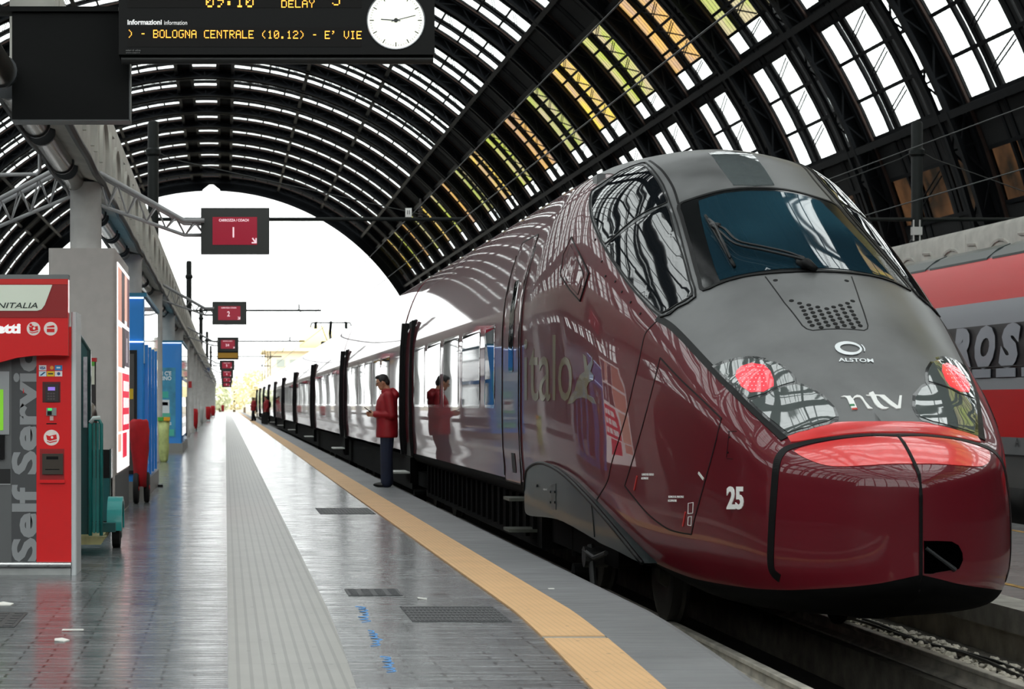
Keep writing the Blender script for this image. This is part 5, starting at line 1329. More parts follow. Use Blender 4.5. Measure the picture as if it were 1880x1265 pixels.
m = MB(); m.cyl((wx1-.012, wy, .19), (wx1+.004, wy, .19), .10, 20); m.build('hub_cap', mat('hub_grey', '#6f7372', .4, metal=.5), w_)
m = MB(); n = 14; rings = []
for k in range(n+1): a = PI*(k/n)*1.12-.2; rings.append([(x, wy+rr*math.cos(a), .21+rr*math.sin(a)) for x, rr in ((wx0-.02, .25), (wx1+.015, .25), (wx1+.015, .215), (wx0-.02, .215))])
m.loft(rings)
m.add([(wx0-.02, wy, .21)]+[r[0] for r in rings], [(0, k+1, k+2) for k in range(n)]); m.build('fender', mat('light_teal', '#178a88', .4, coat=.2), E, angle=20)
m = MB(); m.box((-1.55, 17.5, .17), (P(196,0,17.9).x+.1, 17.6, .25)); m.build('axle_beam', dteal, E)
E = empty('dark_bin', (-1.2, 20.0, 0), 'narrow black and dark teal bin between the teal cart and the grey pillar', 'bin')
m = MB(); a0, a1 = P(182, 0, 20).x, P(204, 0, 20).x; m.box((a0-.3, 20, .12), (a1, 20.25, P(0, 878, 20).z)); m.build('lower_body', dteal, E)
m = MB(); m.box((a0-.3, 20, P(0, 878, 20).z), (a1-.01, 20.25, P(0, 826, 20).z)); m.build('upper_body', black, E); m = MB(); m.box((a1-.015, 19.99, 0), (a1, 20.26, P(0, 826, 20).z+.01)); m.build('steel_edge', mat('polished_rail'), E)
m = MB(); m.box((a0-.3, 20, 0), (a1-.02, 20.25, .12)); m.build('foot', black, E)
# fire equipment on the pillar
E = empty('fire_hose_post', (-1.43, 21.0, 0), 'red topped black fire post with a green and yellow sticker in front of the pillar', 'fire post')
a = P(166, 0, 21).x; b = P(175, 0, 21).x; m = MB(); m.box((a-.1, 21, 0), (b, 21.12, P(0, 664, 21).z)); m.build('post', mat('fire_black', '#1a1414', .5), E)
m = MB(); m.box((a-.1, 20.99, P(0, 664, 21).z), (b+.01, 21.13, P(0, 657, 21).z)); m.build('red_cap', mat('fire_red', '#b01018', .4), E)
m = MB(); m.box((a, 20.99, P(0, 706, 21).z), (b-.008, 21.0, P(0, 668, 21).z)); m.build('label_sheet', mat('label_sheet', '#c8c8b8', .5), E); m = MB(); m.box((a, 20.985, P(0, 672, 21).z), (b-.008, 20.99, P(0, 664, 21).z)); m.build('green_sticker', mat('stick_green', '#4f9a34', .5), E)
E = empty('steel_cylinder', (P(166, 0, 21.4).x, 20.75, 0), 'round topped brushed steel cylinder just left of the grey pillar', 'cylinder')
m = MB(); c = P(164, 0, 20.75).x; m.lathe([(.085, 0), (.085, 1.12), (.08, 1.2), (.06, 1.28), (.03, 1.31), (.001, 1.315)], (c, 20.75, 0), 24); m.build('body', mat('brushed_cylinder', '#77716c', .3, metal=.9), E, smooth=True)

# ================================================================ ADVERTISING PILLAR
E = empty('advertising_pillar', (-1.58, 23.6, 0), 'tall grey boxed pillar with a lit poster on its platform side', 'advertising pillar')
pg = mat('pillar_taupe', '#b3ada9', .5, noise=.05); xf = -1.225
m = MB(); m.rbox((-1.96, 22.02, .0), (xf, 25.2, 3.02), .05, 5); m.build('casing', pg, E, angle=40)
m = MB(); m.box((xf-.02, 22.1, .02), (xf+.004, 25.15, .50)); m.build('lower_panel', mat('pillar_lower_grey', '#5a5e60', .5), E)
pw = mat('poster_glow', '#ffffff', .4, emit='#fff8f6', es=.78); m = MB(); m.box((xf-.01, 22.45, .52), (xf+.012, 25.12, 2.9)); po = m.build('lit_poster', pw, E)
def pst(name, y0, y1, z0, z1, c, es=.8): q = MB(); q.box((xf+.012, y0, z0), (xf+.015, y1, z1)); return q.build(name, mat('poster_'+c.strip('#'), c, .4, emit=c, es=es), po)
for y0, y1, z0, z1, c in ((22.5,23.2,2.25,2.85,'#c98f7c'),(23.25,23.9,2.25,2.85,'#3a2e30'),(23.95,24.5,2.3,2.85,'#d8a898'),(24.5,25.05,2.25,2.85,'#5a3c40'),
    (22.5,23.3,1.72,2.18,'#dfa08c'),(23.35,23.9,1.72,2.2,'#2c2628'),(23.95,25.0,1.75,2.2,'#4c4148'),(24.3,24.6,1.8,2.1,'#c9c4c6'),(22.5,23.25,.98,1.66,'#e7b7a2'),(22.5,23.1,.75,.95,'#e2a896')):
    pst('poster_picture', y0, y1, z0, z1, c)
pst('red_poster_block', 23.4, 25.0, .98, 1.66, '#dc3048'); pst('red_poster_block', 23.5, 24.4, .66, .95, '#dc3048')
for k in range(3):
    for j in range(3): q = MB(); q.box((xf+.0155, 23.6+j*.45, 1.05+k*.2), (xf+.017, 23.95+j*.45, 1.17+k*.2)); q.build('poster_white_shape', pw, po)

# red covered trolley
E = empty('covered_trolley', (-1.1, 26.0, 0), 'trolley under a red cloth cover with two big black wheels, beside the lit poster pillar', 'trolley')
rc_ = mat('red_cloth', '#b3121c', .8, noise=.15, nscale=6, bump=.4, bscale=9)
rings = []
for z, a, b, dx in ((.22, .06, .16, .02), (.4, .08, .18, .01), (.7, .115, .2, 0), (.95, .13, .21, -.01), (1.06, .12, .2, -.01), (1.09, .10, .18, 0), (1.075, .03, .08, .01)):
    rings.append([(-1.12+dx+(a+.012*math.sin(5*t+z*9))*math.cos(t), 26.0+(b+.012*math.sin(4*t+z*7))*math.sin(t), z+.01*math.sin(3*t)) for t in [2*PI*k/28 for k in range(28)]])
m = MB(); m.loft(rings); m.build('cloth_cover', rc_, E, smooth=True)
for y, x in ((25.86, -1.16), (26.2, -1.035)):
    m = MB(); m.lathe([(.001, -.03), (.12, -.03), (.185, -.035), (.2, -.02), (.2, .02), (.185, .035), (.12, .03), (.001, .03)], (x, y, .2), 28, 'x'); w_ = m.build('wheel', mat('black_tyre'), E, angle=35)
    m = MB(); m.lathe([(.001, .0), (.03, .0), (.03, .04), (.001, .04)], (x, y, .2), 12, 'x'); m.build('red_hub', mat('fire_red'), w_)

# ================================================================ BLUE VENDING KIOSKS
blue = mat('kiosk_blue', '#2b8be0', .4, coat=.3); blue2 = mat('kiosk_side_blue', '#3a86c8', .25, coat=.8); bglow = mat('blue_light_strip', '#cfe6ff', .4, emit='#cfe4ff', es=1.2)
def kiosk(x0, x1, y0, y1, h, label, vend):
    e = empty('vending_kiosk', ((x0+x1)/2, y0, 0), label, 'kiosk')
    m = MB(); m.rbox((x0, y0, .25), (x1, y1, h), .03, 3); m.build('casing', blue, e, angle=40)
    m = MB(); m.box((x0, y0-.05, 0), (x1+.03, y1+.05, .25)); m.build('plinth', mat('plinth_steel', '#85837f', .4, metal=.3), e)
    m = MB(); m.box((x0, y0-.04, h), (x1+.04, y1, h+.05)); m.build('roof_edge', mat('kiosk_teal_edge', '#1c6f8e', .4), e)
    m = MB(); m.box((x0+.02, y0-.035, h-.03), (x1, y0-.02, h-.005)); m.build('light_strip', bglow, e)
    m = MB(); m.box((x1-.005, y0+.02, h-.9), (x1+.012, y1-.02, h-.02)); m.build('side_fascia', mat('kiosk_side_pale', '#9dbdd6', .12, coat=1), e)
    if vend:
        m = MB(); m.box((x0+.02, y0-.035, 2.12), (x1, y0-.02, 2.14)); m.build('light_strip', bglow, e)
        v = MB(); v.box((x1-.62, y0-.03, .35), (x1-.09, y0+.01, 2.02)); v = v.build('vending_machine', mat('vending_dark_frame', '#141518', .4), e)
        m = MB(); m.box((x1-.62, y0-.036, .4), (x1-.13, y0-.03, 1.97)); m.build('machine_front', mat('vending_grey', '#5d5a58', .4, metal=.3), v)
        for z0, z1, a, b, c in ((1.72,1.86,.2,.34,'#b8c4d4'),(1.58,1.68,.2,.34,'#cfd3d6'),(1.36,1.5,.14,.24,'#d8b628'),(1.36,1.5,.26,.4,'#49505c'),(1.1,1.24,.22,.36,'#20304e'),(1.14,1.2,.24,.34,'#3a5cc0'),(.85,.98,.17,.36,'#1f4f72'),(.66,.76,.2,.36,'#c8ced2'),(.55,.62,.2,.36,'#3a86b8')):
            m = MB(); m.box((x1-b, y0-.042, z0), (x1-a, y0-.037, z1)); m.build('machine_label', mat('ml'+c.strip('#'), c, .4), v)
        L_ = y1-y0
        for k in range(4):
            ya = y0+.35+k*(L_-.5)/4
            d = MB(); d.box((x1-.005, ya, .45), (x1+.015, ya+.95, 2.0)); d = d.build('display_door', mat('door_white_edge', '#c9ced2', .3), e)
            m = MB(); m.box((x1+.012, ya+.06, .8 if k % 2 else .5), (x1+.02, ya+.9, 1.95)); m.build('door_glass', glass, d)
            m = MB(); m.box((x1+.0, ya-.1, .3), (x1+.05, ya-.03, 2.1)); m.build('door_post', blue, d)
    else:
        m = MB(); m.box((x1-.8, y0-.012, .42), (x1-.16, y0+.01, 2.25)); po = m.build('poster', mat('poster_sea_blue', '#3b93b8', .4, noise=.3, nscale=3), e)
        def pt(s, z, hh, w, c='#e8f4f8'):
            vs, fs = text_poly(s, 1, .03); xs = [v.x for v in vs]; sx = w/(max(xs)-min(xs)); q = MB(); q.add([(x1-.27-w+(v.x-min(xs))*sx, y0-.016, z+v.y*hh/.7) for v in vs], fs); q.build('poster_lettering', mat('pt'+c.strip('#'), c, .5), po)
        pt('NON C\'E', 2.05, .10, .52); pt('MOLINO', 1.92, .10, .5)
        for z0, z1, a, b, c in ((1.45,1.62,.35,.6,'#3fb4a4'),(1.05,1.4,.32,.62,'#dfe8ea'),(1.25,1.34,.36,.58,'#1c5f8e'),(.95,1.05,.3,.66,'#58b89c'),(.45,.62,.2,.7,'#4fc0a8')):
            m = MB(); m.box((x1-b, y0-.018, z0), (x1-a, y0-.012, z1)); m.build('poster_picture', mat('pp'+c.strip('#'), c, .5), po)
        pt('DISPENSERS', .74, .07, .5)
        m = MB(); m.box((x1-.004, y0+.3, .45), (x1+.012, y1-.3, h-1.0)); m.build('side_glass', mat('side_glass_pale', '#a9cbe2', .08, coat=1), e)
        m = MB(); m.box((x1-.004, y1-1.4, .35), (x1+.02, y1-.2, 1.5)); m.build('grey_grille', mat('grille_grey', '#4c4f52', .5), e)
kiosk(-2.05, -1.10, 26.8, 31.9, 2.74, 'bright blue vending kiosk with a dark machine in its front, behind the red trolley', True)
kiosk(-2.05, -1.16, 52.6, 59.5, 2.92, 'smaller looking blue kiosk with a sea blue poster, standing behind the first one', False)
E = empty('door_stop', (-1.02, 31.2, 0), 'small dark metal foot sticking out from the blue vending kiosk base', 'foot')
m = MB(); m.box((-1.06, 31.1, 0), (-.98, 31.3, .03)); m.build('plate', black, E)
# waste bag stand
E = empty('waste_bag_stand', (-1.36, 44.2, 0), 'recycling stand with green and yellow lids and a see-through yellowish bag', 'waste stand')
bag = mat('yellowish_bag', '#b9c47e', .5, noise=.25, nscale=6, bump=.5, bscale=10)
rings = [[(-1.37+(a+.012*math.sin(4*t+z*8))*math.cos(t), 44.2+a*math.sin(t), z) for t in [2*PI*k/20 for k in range(20)]] for z, a in ((.0, .06), (.06, .09), (.3, .11), (.6, .12), (.92, .125))]
m = MB(); m.loft(rings); m.build('bag', bag, E, smooth=True)
m = MB(); m.box((-1.5, 44.05, .92), (-1.38, 44.35, 1.0)); m.build('green_lid', mat('lid_green', '#4fae3a', .5), E); m = MB(); m.box((-1.37, 44.05, .92), (-1.23, 44.35, 1.0)); m.build('yellow_lid', mat('lid_yellow', '#e8a818', .5), E)
def covered_cart(x, y, h, label, c='red_cloth', white_=False):
    e = empty('covered_bin' if not white_ else 'waste_bin', (x, y, 0), label, 'bin')
    rings = [[(x+a*(1+.06*math.sin(3*t))*math.cos(t), y+a*1.2*math.sin(t), z*h) for t in [2*PI*k/18 for k in range(18)]] for z, a in ((.12, .17), (.4, .21), (.8, .22), (.97, .2), (1.0, .1))]
    m = MB(); m.loft(rings); m.build('cover' if not white_ else 'body', MATS[c], e, smooth=True)
    for s in (-1, 1): m = MB(); m.cyl((x+s*.14-.02, y, .09), (x+s*.14+.02, y, .09), .09, 14); m.build('wheel', MATS['black_tyre'], e)
mat('bin_pale', '#b9bcba', .5)
covered_cart(-1.5, 93, 1.07, 'red covered bin by the far columns, nearest of the far red bins')
covered_cart(-1.55, 120, 1.1, 'pale grey waste bin between the far red bins', 'bin_pale', True)
covered_cart(-1.3, 146, 1.08, 'squat red covered bin right behind the pale grey waste bin')
covered_cart(-1.2, 190, 1.1, 'red covered bin, farther away behind the squat one')
covered_cart(-.4, 290, 1.1, 'small red covered bin at the far end of the platform')
# small signs on the columns
E = empty('platform_number_sign', (P(380, 679, 150).x, 150, 3.5), 'tiny dark blue lit sign under the canopy beam far down the platform', 'sign'); m = MB(); pxbox(m, 375, 675, 385, 683, 150, .15); m.build('panel', mat('navy_panel', '#27344f', .4, emit='#6f87b8', es=.15), E); m = MB(); m.box((-1.5, 150, 3.8), (-1.3, 150.1, 3.9)); m.build('hanger', black, E)
E = empty('red_wall_box', (P(349, 706, 77.8).x, 77.6, 2.0), 'small red box fixed to a column above the far red bins', 'box'); m = MB(); pxbox(m, 346, 700, 352, 712, 77.5, .15); m.build('case', mat('fire_red'), E)

# ================================================================ RED TRAIN ON THE NEXT TRACK
RX = 12.1; E = empty('red_train', (RX, 40, -.5), 'red and grey train with a black band of large silver letters, on the next track', 'train')
half = [(1.30, -.35), (1.40, -.05), (1.50, .3), (1.53, .62), (1.52, 1.5), (1.51, 2.39), (1.48, 2.75), (1.38, 3.12), (1.22, 3.37), (1.05, 3.5), (.7, 3.62), (0, 3.66)]
hp = smooth_poly(half, 4, False)
livery = bpy.data.materials.new('red_grey_livery'); livery.use_nodes = True; n = livery.node_tree.nodes; L = livery.node_tree.links; b = n['Principled BSDF']
t = n.new('ShaderNodeTexCoord'); s = n.new('ShaderNodeSeparateXYZ'); L.new(t.outputs['Object'], s.inputs[0]); r = n.new('ShaderNodeValToRGB'); r.color_ramp.interpolation = 'CONSTANT'
mr = n.new('ShaderNodeMapRange'); L.new(s.outputs['Z'], mr.inputs[0]); mr.inputs[1].default_value = 0; mr.inputs[2].default_value = 5; L.new(mr.outputs[0], r.inputs[0])
st = [(-1, '#1b1c1c'), (.66, '#4c4c4b'), (1.08, '#6d6e70'), (1.33, '#c1161c'), (1.99, '#8d9094'), (2.13, '#17161a'), (2.89, '#8b8d93'), (3.22, '#c9171b'), (3.86, '#55585a')]
el = r.color_ramp.elements; el[0].position = 0; el[0].color = (*srgb(st[0][1]), 1); el[1].position = st[1][0]/5; el[1].color = (*srgb(st[1][1]), 1)
for z, c in st[2:]: q = el.new(z/5); q.color = (*srgb(c), 1)
L.new(r.outputs[0], b.inputs['Base Color']); b.inputs['Roughness'].default_value = .35; b.inputs['Specular IOR Level'].default_value = .3; b.inputs['Coat Weight'].default_value = .12; b.inputs['Coat Roughness'].default_value = .15
ringr = [(-x, z) for x, z in hp]+[(x, z) for x, z in hp[:-1][::-1]]
for k in range(5):
    m = MB(); y0 = 20.5+26*k; m.loft([[(RX+x, y, z) for x, z in ringr] for y in (y0, y0+25.6)]); c_ = m.build('car_body', livery, E, angle=35)
    m = MB(); m.loft([[(RX+x*.94, y, z*.97+.05) for x, z in ringr] for y in (y0+25.5, y0+26.1)]); m.build('gangway', black, c_)
    m = MB(); m.box((RX-1.2, y0+.5, -.5+.12), (RX+1.2, y0+25, -.3)); m.build('underframe', blackm, c_)
    m = MB()
    for j in range(10):
        ya = y0+.4+j*2.5; m.loft([[(RX+s_*a, y, b2+.012) for a, b2 in ((1.24, 3.37), (1.07, 3.51), (.9, 3.58))]+[(RX+s_*a, y, b2-.02) for a, b2 in ((.9, 3.58), (1.07, 3.51), (1.24, 3.37))] for s_ in (-1,) for y in (ya, ya+2.3)])
    m.build('roof_grille', mat('roof_glass_strip', '#30393a', .3), c_)
    for j in range(3):
        yb_ = y0+3+j*9; m = MB(); m.box((RX-1.1, yb_-1.2, -.30), (RX+1.1, yb_+1.2, -.06)); bb = m.build('bogie', blackm, c_) if j != 1 else None
# big letters on the black band, with their cut-off echo below
def side_text(s, yfar, z, h, pitch, name, clip=None):
    q = MB()
    for i, ch in enumerate(s):
        vs, fs = text_poly(ch, 1, .075, .22); xs = [v.x for v in vs]; w = max(xs)-min(xs)
        q.add([(RX-1.535, yfar-i*pitch-(v.x-min(xs))/w*pitch*.86, z+v.y/.7*h) for v in vs], fs)
    return q.build(name, mat('silver_letter', '#8f939b', .4, coat=.5), E)
side_text('FRECCIAROSSA', 28.95+7*.87, 1.84, .50, .87, 'silver_lettering'); 
m = MB(); 
for i in range(6): m.box((RX-1.542, 27.5-.87*i, 1.66), (RX-1.53, 28.15-.87*i, 1.78))
m.build('lower_lettering', mat('silver_letter'), E)
m = MB(); m.box((RX-1.543, 20.5, 1.80), (RX-1.53, 33, 1.815)); m.build('lettering_line', mat('band_black', '#17161a', .4), E)
m = MB(); m.box((RX-1.545, 20.5, .60), (RX-1.528, 150, .615)); m.build('skirt_line', black, E)
q = MB(); vs, fs = text_poly('A', 1, .0); q.add([(RX-1.545, 26.62-v.x*.22, .72+v.y*.18) for v in vs], fs); q.build('axle_mark', mat('dial_ink'), E)

# ================================================================ FAR YARD
cream = mat('overexposed_cream_render', '#eee0c2', .8, noise=.1, nscale=.3); pane_ = mat('far_window', '#a9b0a8', .4)  # cream wall, lightened in the colour to look overexposed
E = empty('yard_building', (14, 420, -.7), 'cream building with a flat roof and windows beyond the hall end', 'building')
a = P(492, 645, 420); b = P(660, 645, 420); m = MB(); m.box((a.x, 420, -.7), (b.x, 450, a.z)); m.build('wall', cream, E)
m = MB(); m.box((a.x-1.2, 418.8, a.z), (b.x+1, 451, a.z+.7)); m.build('roof', cream, E)
m = MB(); m.lathe([(4, a.z+.7), (4, a.z+2.5), (3.2, a.z+4.5), (1.5, a.z+5.6), (.01, a.z+6)], (P(583, 0, 430).x, 430, 0), 24); m.build('round_roof_dome', mat('dome_yellow', '#e0cf9a', .7), E, smooth=True)
for k in range(5):
    for j in range(3): x = P(508+k*24, 0, 420).x; z = P(0, 665+j*24, 420).z; m = MB(); m.box((x, 419.9, z-1.0), (x+1.7, 420.1, z+.6)); m.build('window', pane_, E)
def tree(x, y, r, h, label, seed, c):
    rn = random.Random(seed); e = empty('tree', (x, y, -.7), label, 'tree'); m = MB(); m.cyl((x, y, -.7), (x, y, h*.6), .25, 8, .12); m.build('trunk', mat('bark', '#6b5a44', .9), e)
    m = MB()
    for k in range(900):
        a = rn.uniform(0, 2*PI); u = rn.uniform(-1, 1); q = r*rn.uniform(.55, 1.0)*math.sqrt(1-u*u*.8); p = Vector((x+q*math.cos(a), y+q*math.sin(a), h-r+u*r*.9)); s = rn.uniform(.2, .45)
        d1 = Vector((rn.uniform(-1, 1), rn.uniform(-1, 1), rn.uniform(-1, 1))).normalized()*s; d2 = d1.orthogonal().normalized()*s*.7
        m.add([p-d1, p+d2, p+d1, p-d2], [(0, 1, 2, 3)])
    m.build('foliage', mat(c, {'overexposed_yellow_leaf': '#efe6bf', 'overexposed_green_leaf': '#e2e6c6'}[c], .8), e)  # leaf tones bleached to imitate overexposure beyond the hall
for i, (x_, y_, r_, h_, c, lab) in enumerate(((430, 372, 3.0, 6.0, 'overexposed_yellow_leaf', 'pale yellow tree at the end of the platform, nearest the coach signs'), (449, 412, 3.3, 7.5, 'overexposed_green_leaf', 'pale green tree beyond the hall, between the yellow tree and the train'), (468, 385, 2.8, 8, 'overexposed_yellow_leaf', 'pale yellow tree just left of the far end of the burgundy train'), (404, 360, 2.5, 5, 'overexposed_green_leaf', 'low pale bush beyond the platform end below the last coach sign'))):
    tree(P(x_, 0, y_).x, y_, r_, h_, lab, i, c)
for i, (x_, lab) in enumerate(((484, 'slim lattice mast in the yard left of the cream building, left one of a pair'), (494, 'lattice mast in the yard in front of the cream building, right one of a pair'))):
    c = P(x_, 0, 350); e = empty('lattice_mast', (c.x, 350, -.7), lab, 'mast'); zt_ = P(0, 642+i*3, 350).z
    m = MB(); 
    for dx in (-.22, .22): m.box((c.x+dx-.05, 350, -.7), (c.x+dx+.05, 350.1, zt_))
    for k in range(12): z = k*(zt_/12); m.cyl((c.x-.22, 350, z), (c.x+.22, 350, z+zt_/12), .03, 4)
    m.build('tower', mastg, e); m = MB(); m.box((c.x-.45, 350, zt_-1.2), (c.x+.45, 350.08, zt_-1.1)); m.build('crossarm', mastg, e)
# ================================================================ PEOPLE
def ell_(mb, c, rx, ry, rz, M=None, nu=14, nv=10):
    rings = []
    for i in range(1, nv):
        t = PI*i/nv; rings.append([Vector((c[0]+rx*math.sin(t)*math.cos(2*PI*k/nu), c[1]+ry*math.sin(t)*math.sin(2*PI*k/nu), c[2]-rz*math.cos(t))) for k in range(nu)])
    if M is not None: rings = [[M @ p for p in r] for r in rings]
    mb.loft(rings); return mb
def limb(mb, pts, rs, n=12):
    mb.tube(smooth3(pts, 4), interp(rs, 4), n)
    for p, r in zip(pts, rs): ell_(mb, p, r, r, r, None, 10, 8)
def smooth3(pts, n):
    out = []
    for i in range(len(pts)-1):
        for k in range(n): out.append(Vector(pts[i]).lerp(Vector(pts[i+1]), k/n))
    return out+[Vector(pts[-1])]
def interp(r, n):
    out = []
    for i in range(len(r)-1):
        for k in range(n): out.append(r[i]+(r[i+1]-r[i])*k/n)
    return out+[r[-1]]
def melt(mb, name, m, parent, voxel, it=4):
    """fuse overlapping closed shapes into one continuous surface"""
    me = mb.mesh('raw'); o = bpy.data.objects.new('raw', me); COL.objects.link(o)
    r = o.modifiers.new('r', 'REMESH'); r.mode = 'VOXEL'; r.voxel_size = voxel; r.use_smooth_shade = True
    if it: s = o.modifiers.new('s', 'SMOOTH'); s.iterations = it; s.factor = .5
    dg = bpy.context.evaluated_depsgraph_get(); dg.update(); me2 = bpy.data.meshes.new_from_object(o.evaluated_get(dg)); bpy.data.objects.remove(o)
    me2.materials.clear(); return link(name, me2, m, parent, smooth=True)
skin = mat('skin', '#b98468', .5, noise=.06); hairm = mat('dark_hair', '#17120f', .6, bump=.5, bscale=60)
jack = mat('crimson_jacket', '#920a17', .6, noise=.12, nscale=5, bump=.35, bscale=7); navy = mat('navy_trousers', '#141c33', .8, noise=.15, bump=.2, bscale=8); shoe = mat('black_leather', '#0b0b0c', .35); blackcloth = mat('black_cloth', '#101013', .8)
def person(loc, rz, label, sc=1.0, legs=None, arms=None, bow=22, trou=navy, voxel=.011, face=True, glasses=True, stride=0, twist=0):
    e = empty('person', loc, label, 'person', rz=rz); e.scale = (sc,)*3
    legs = legs or [[(0, -.09, .90), (.015, -.095, .50), (-.01, -.095, .10)], [(0, .09, .90), (.02, .095, .50), (.02, .10, .10)]]
    arms = arms or [[(-.01, -.18, 1.42), (-.07, -.225, 1.12), (.20, -.085, 1.135)], [(-.01, .18, 1.42), (-.06, .225, 1.12), (.19, .085, 1.125)]]
    H = Matrix.Translation((.01, 0, 1.50)) @ Matrix.Rotation(bow*D2R, 4, 'Y') @ Matrix.Rotation(twist*D2R, 4, 'Z')
    # body: one continuous skin-coloured figure (mostly under the clothes)
    b = MB(); ell_(b, (.02, 0, .15), .088, .074, .108, H, 20, 14); ell_(b, (.055, 0, .085), .05, .052, .06, H, 14, 10)
    ell_(b, (.082, 0, .065), .022, .024, .02, H)           # chin
    ell_(b, (.112, 0, .135), .02, .012, .022, H, 10, 8); b.cyl(H @ Vector((.10, 0, .165)), H @ Vector((.120, 0, .128)), .008, 8, .013)   # nose
    ell_(b, (.098, 0, .098), .012, .022, .008, H, 10, 8)  # lips
    ell_(b, (.088, 0, .178), .018, .045, .012, H, 10, 8)  # brow
    for s in (-1, 1): ell_(b, (.015, s*.074, .14), .018, .01, .03, H, 10, 8)   # ears
    limb(b, [H @ Vector((0, 0, .10)), (-.005, 0, 1.49), (-.01, 0, 1.38)], [.052, .056, .08])
    for z, rx, ry in ((1.3, .10, .15), (1.12, .095, .13), (.95, .10, .15)): ell_(b, (0, 0, z), rx, ry, .14)
    for a in arms:
        limb(b, a, [.045, .037, .026])
        w = Vector(a[-1]); d = (w-Vector(a[-2])).normalized(); sgn = 1 if w.y > 0 else -1
        inw = Vector((0, -sgn, 0)); pc = w+d*.055+inw*.012
        M = Matrix.Translation(pc) @ d.to_track_quat('X', 'Z').to_matrix().to_4x4(); ell_(b, (0, 0, 0), .05, .017, .038, M, 12, 8)
        up = d.cross(Vector((0, 1, 0))).normalized(); up = up if up.z > 0 else -up
        for k, (ln, oz) in enumerate(((.072, .028), (.082, .010), (.076, -.009), (.060, -.027))):
            p0 = pc+d*.035+up*oz; p1 = p0+d*ln*.45+inw*.010; p2 = p1+d*ln*.22+inw*.026; p3 = p2+inw*.022-d*ln*.12
            b.tube(smooth3([p0, p1, p2, p3], 2), interp([.0095, .0088, .0082, .0072], 2), 8); ell_(b, p3, .0075, .0075, .0075, None, 8, 6)
        t0 = pc-d*.02+up*.026; b.tube(smooth3([t0, t0+d*.03+up*.022+inw*.012, t0+d*.062+up*.02+inw*.03], 2), interp([.012, .0105, .0085], 2), 8)
    for l in legs: limb(b, l, [.085, .055, .04])
    melt(b, 'body', skin, e, .0062 if face else voxel, 2)
    if face:
        for s in (-1, 1): q = MB(); ell_(q, (.093, s*.031, .153), .012, .014, .007, H, 10, 8); q.build('eye', mat('eye_dark', '#1d1613', .2), e, world=False, smooth=True)
    # hair
    q = MB(); ell_(q, (-.005, 0, .185), .092, .080, .085, H, 20, 14); ell_(q, (-.045, 0, .13), .055, .070, .07, H, 14, 10); ell_(q, (.045, 0, .243), .05, .058, .032, H, 12, 8)
    for s in (-1, 1): ell_(q, (.02, s*.066, .18), .035, .013, .04, H, 10, 8)
    melt(q, 'hair', hairm, e, .009 if face else voxel, 2)
    # trousers
    q = MB()
    for l in legs: limb(q, l[:2]+[Vector(l[2])+Vector((0, 0, -.02))], [.118, .098, .088])
    ell_(q, (0, 0, .90), .135, .17, .13); melt(q, 'trousers', trou, e, voxel, 3)
    for l in legs:
        a = Vector(l[2]); q = MB(); ell_(q, (a.x+.075, a.y, .042), .135, .047, .042); ell_(q, (a.x-.01, a.y, .075), .055, .042, .05)
        o = melt(q, 'shoe', shoe, e, .010, 2)
        me = o.data
        for v in me.vertices: v.co.z = max(v.co.z, .004)
    # jacket with collar, hood and pocket flaps
    q = MB(); rings = []
    for z, cx, rx, ry in ((.77, .005, .165, .215), (.80, .005, .172, .222), (.95, .008, .168, .212), (1.08, .012, .168, .205), (1.22, .012, .172, .212), (1.34, .0, .162, .212), (1.42, -.01, .135, .19), (1.47, -.015, .10, .125), (1.515, -.01, .082, .085), (1.53, -.01, .075, .078)):
        rings.append([(cx+(rx+.006*math.sin(3*t+z*11))*math.cos(t), (ry+.005*math.sin(5*t+z*13))*math.sin(t), z) for t in [2*PI*k/32 for k in range(32)]])
    q.loft(rings)
    for a in arms: limb(q, [a[0], a[1], Vector(a[2])+(Vector(a[2])-Vector(a[1])).normalized()*-.01], [.082, .068, .05])
    ell_(q, (-.115, 0, 1.43), .065, .12, .085); ell_(q, (-.09, 0, 1.49), .05, .10, .05)
    for t in range(-5, 6): ell_(q, (-.01+.085*math.cos(t*.5), .088*math.sin(t*.5), 1.505-.02*math.cos(t*.5)), .03, .03, .028, None, 8, 6)
    melt(q, 'jacket', jack, e, voxel, 3)
    return e, H
man, H = person((P(709, 0, 30.9).x+.02, 30.9, .003), PI-.06, 'person in a red jacket and navy trousers beside the train, looking down at a phone')
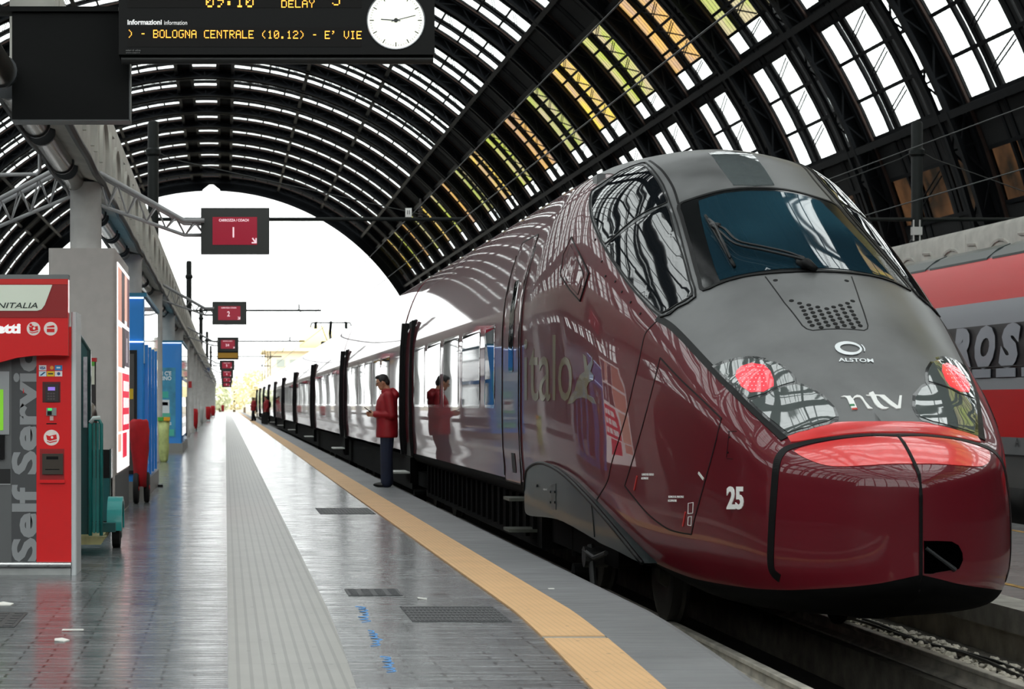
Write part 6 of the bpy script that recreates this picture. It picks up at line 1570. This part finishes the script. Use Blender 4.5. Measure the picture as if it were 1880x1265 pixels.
if True:
    q = MB()
    for s in (-1, 1):
        q.tube([H @ Vector((.118+.0*math.cos(t), s*.031+.022*math.cos(t), .152+.015*math.sin(t))) for t in [2*PI*k/14 for k in range(14)]], .0028, 5, closed=True)
        q.tube([H @ Vector((.116, s*.053, .155)), H @ Vector((.09, s*.074, .158)), H @ Vector((.02, s*.082, .155))], .0025, 5)
    q.tube([H @ Vector((.118, -.009, .155)), H @ Vector((.121, 0, .158)), H @ Vector((.118, .009, .155))], .0025, 5); q.build('glasses', mat('dial_ink'), man, world=False)
    q = MB(); q.box((.168, -.075, 1.12), (.176, -.01, 1.14)); 
pa = P(668, 747, 30.9); pb = P(685, 760, 30.9); la = (pa-pb).normalized(); M = Matrix.Translation((pa+pb)/2) @ Matrix((( la.x, 0, -la.z, 0), (0, 1, 0, 0), (la.z, 0, la.x, 0), (0, 0, 0, 1)))
ph_ = MB(); ph_.box((-.085, -.038, -.006), (.085, .038, .006), M); ph_o = ph_.build('phone', mat('phone_black', '#060607', .2)); top(ph_o, 'black phone held in both hands of the person in navy trousers', 'phone')
person((P(465, 0, 148).x, 148, .003), PI+.5, 'far person in a red jacket and black trousers, left of the one with a backpack', voxel=.02, face=False, trou=blackcloth,
       legs=[[(0, -.09, .90), (-.06, -.09, .50), (-.22, -.09, .12)], [(0, .09, .90), (.10, .09, .50), (.13, .10, .10)]], bow=8)
p2, _ = person((P(489, 0, 124).x, 124, .003), PI+.3, 'far person in a red jacket with a dark backpack, close to the train', voxel=.02, face=False, trou=blackcloth, bow=5,
       arms=[[(-.01, -.18, 1.42), (-.03, -.24, 1.12), (.06, -.24, .88)], [(-.01, .18, 1.42), (-.02, .24, 1.12), (.10, .22, .88)]])
q = MB(); ell_(q, (0, 0, .24), .15, .19, .25); o = melt(q, 'backpack', blackcloth, None, .025, 2); o.location = (P(493.5, 0, 124).x, 124.05, 1.0); tag(o, 'dark backpack on the back of the far person close to the train', 'backpack')
E = empty('suitcase', (P(486, 0, 122.5).x, 122.5, 0), 'black wheeled suitcase standing in front of the far person with the backpack', 'suitcase')
x = E.location.x; m = MB(); m.rbox((x-.21, 122.37, .06), (x+.21, 122.63, .62), .05, 3, 1); m.build('shell', blackcloth, E); m = MB(); m.tube([(x-.12, 122.6, .62), (x-.12, 122.6, .95), (x+.12, 122.6, .95), (x+.12, 122.6, .62)], .012, 6); m.build('handle', mat('dark_steel'), E)
for s in (-1, 1): m = MB(); m.cyl((x+s*.17, 122.4, .035), (x+s*.17+.02, 122.4, .035), .035, 10); m.build('wheel', black, E)
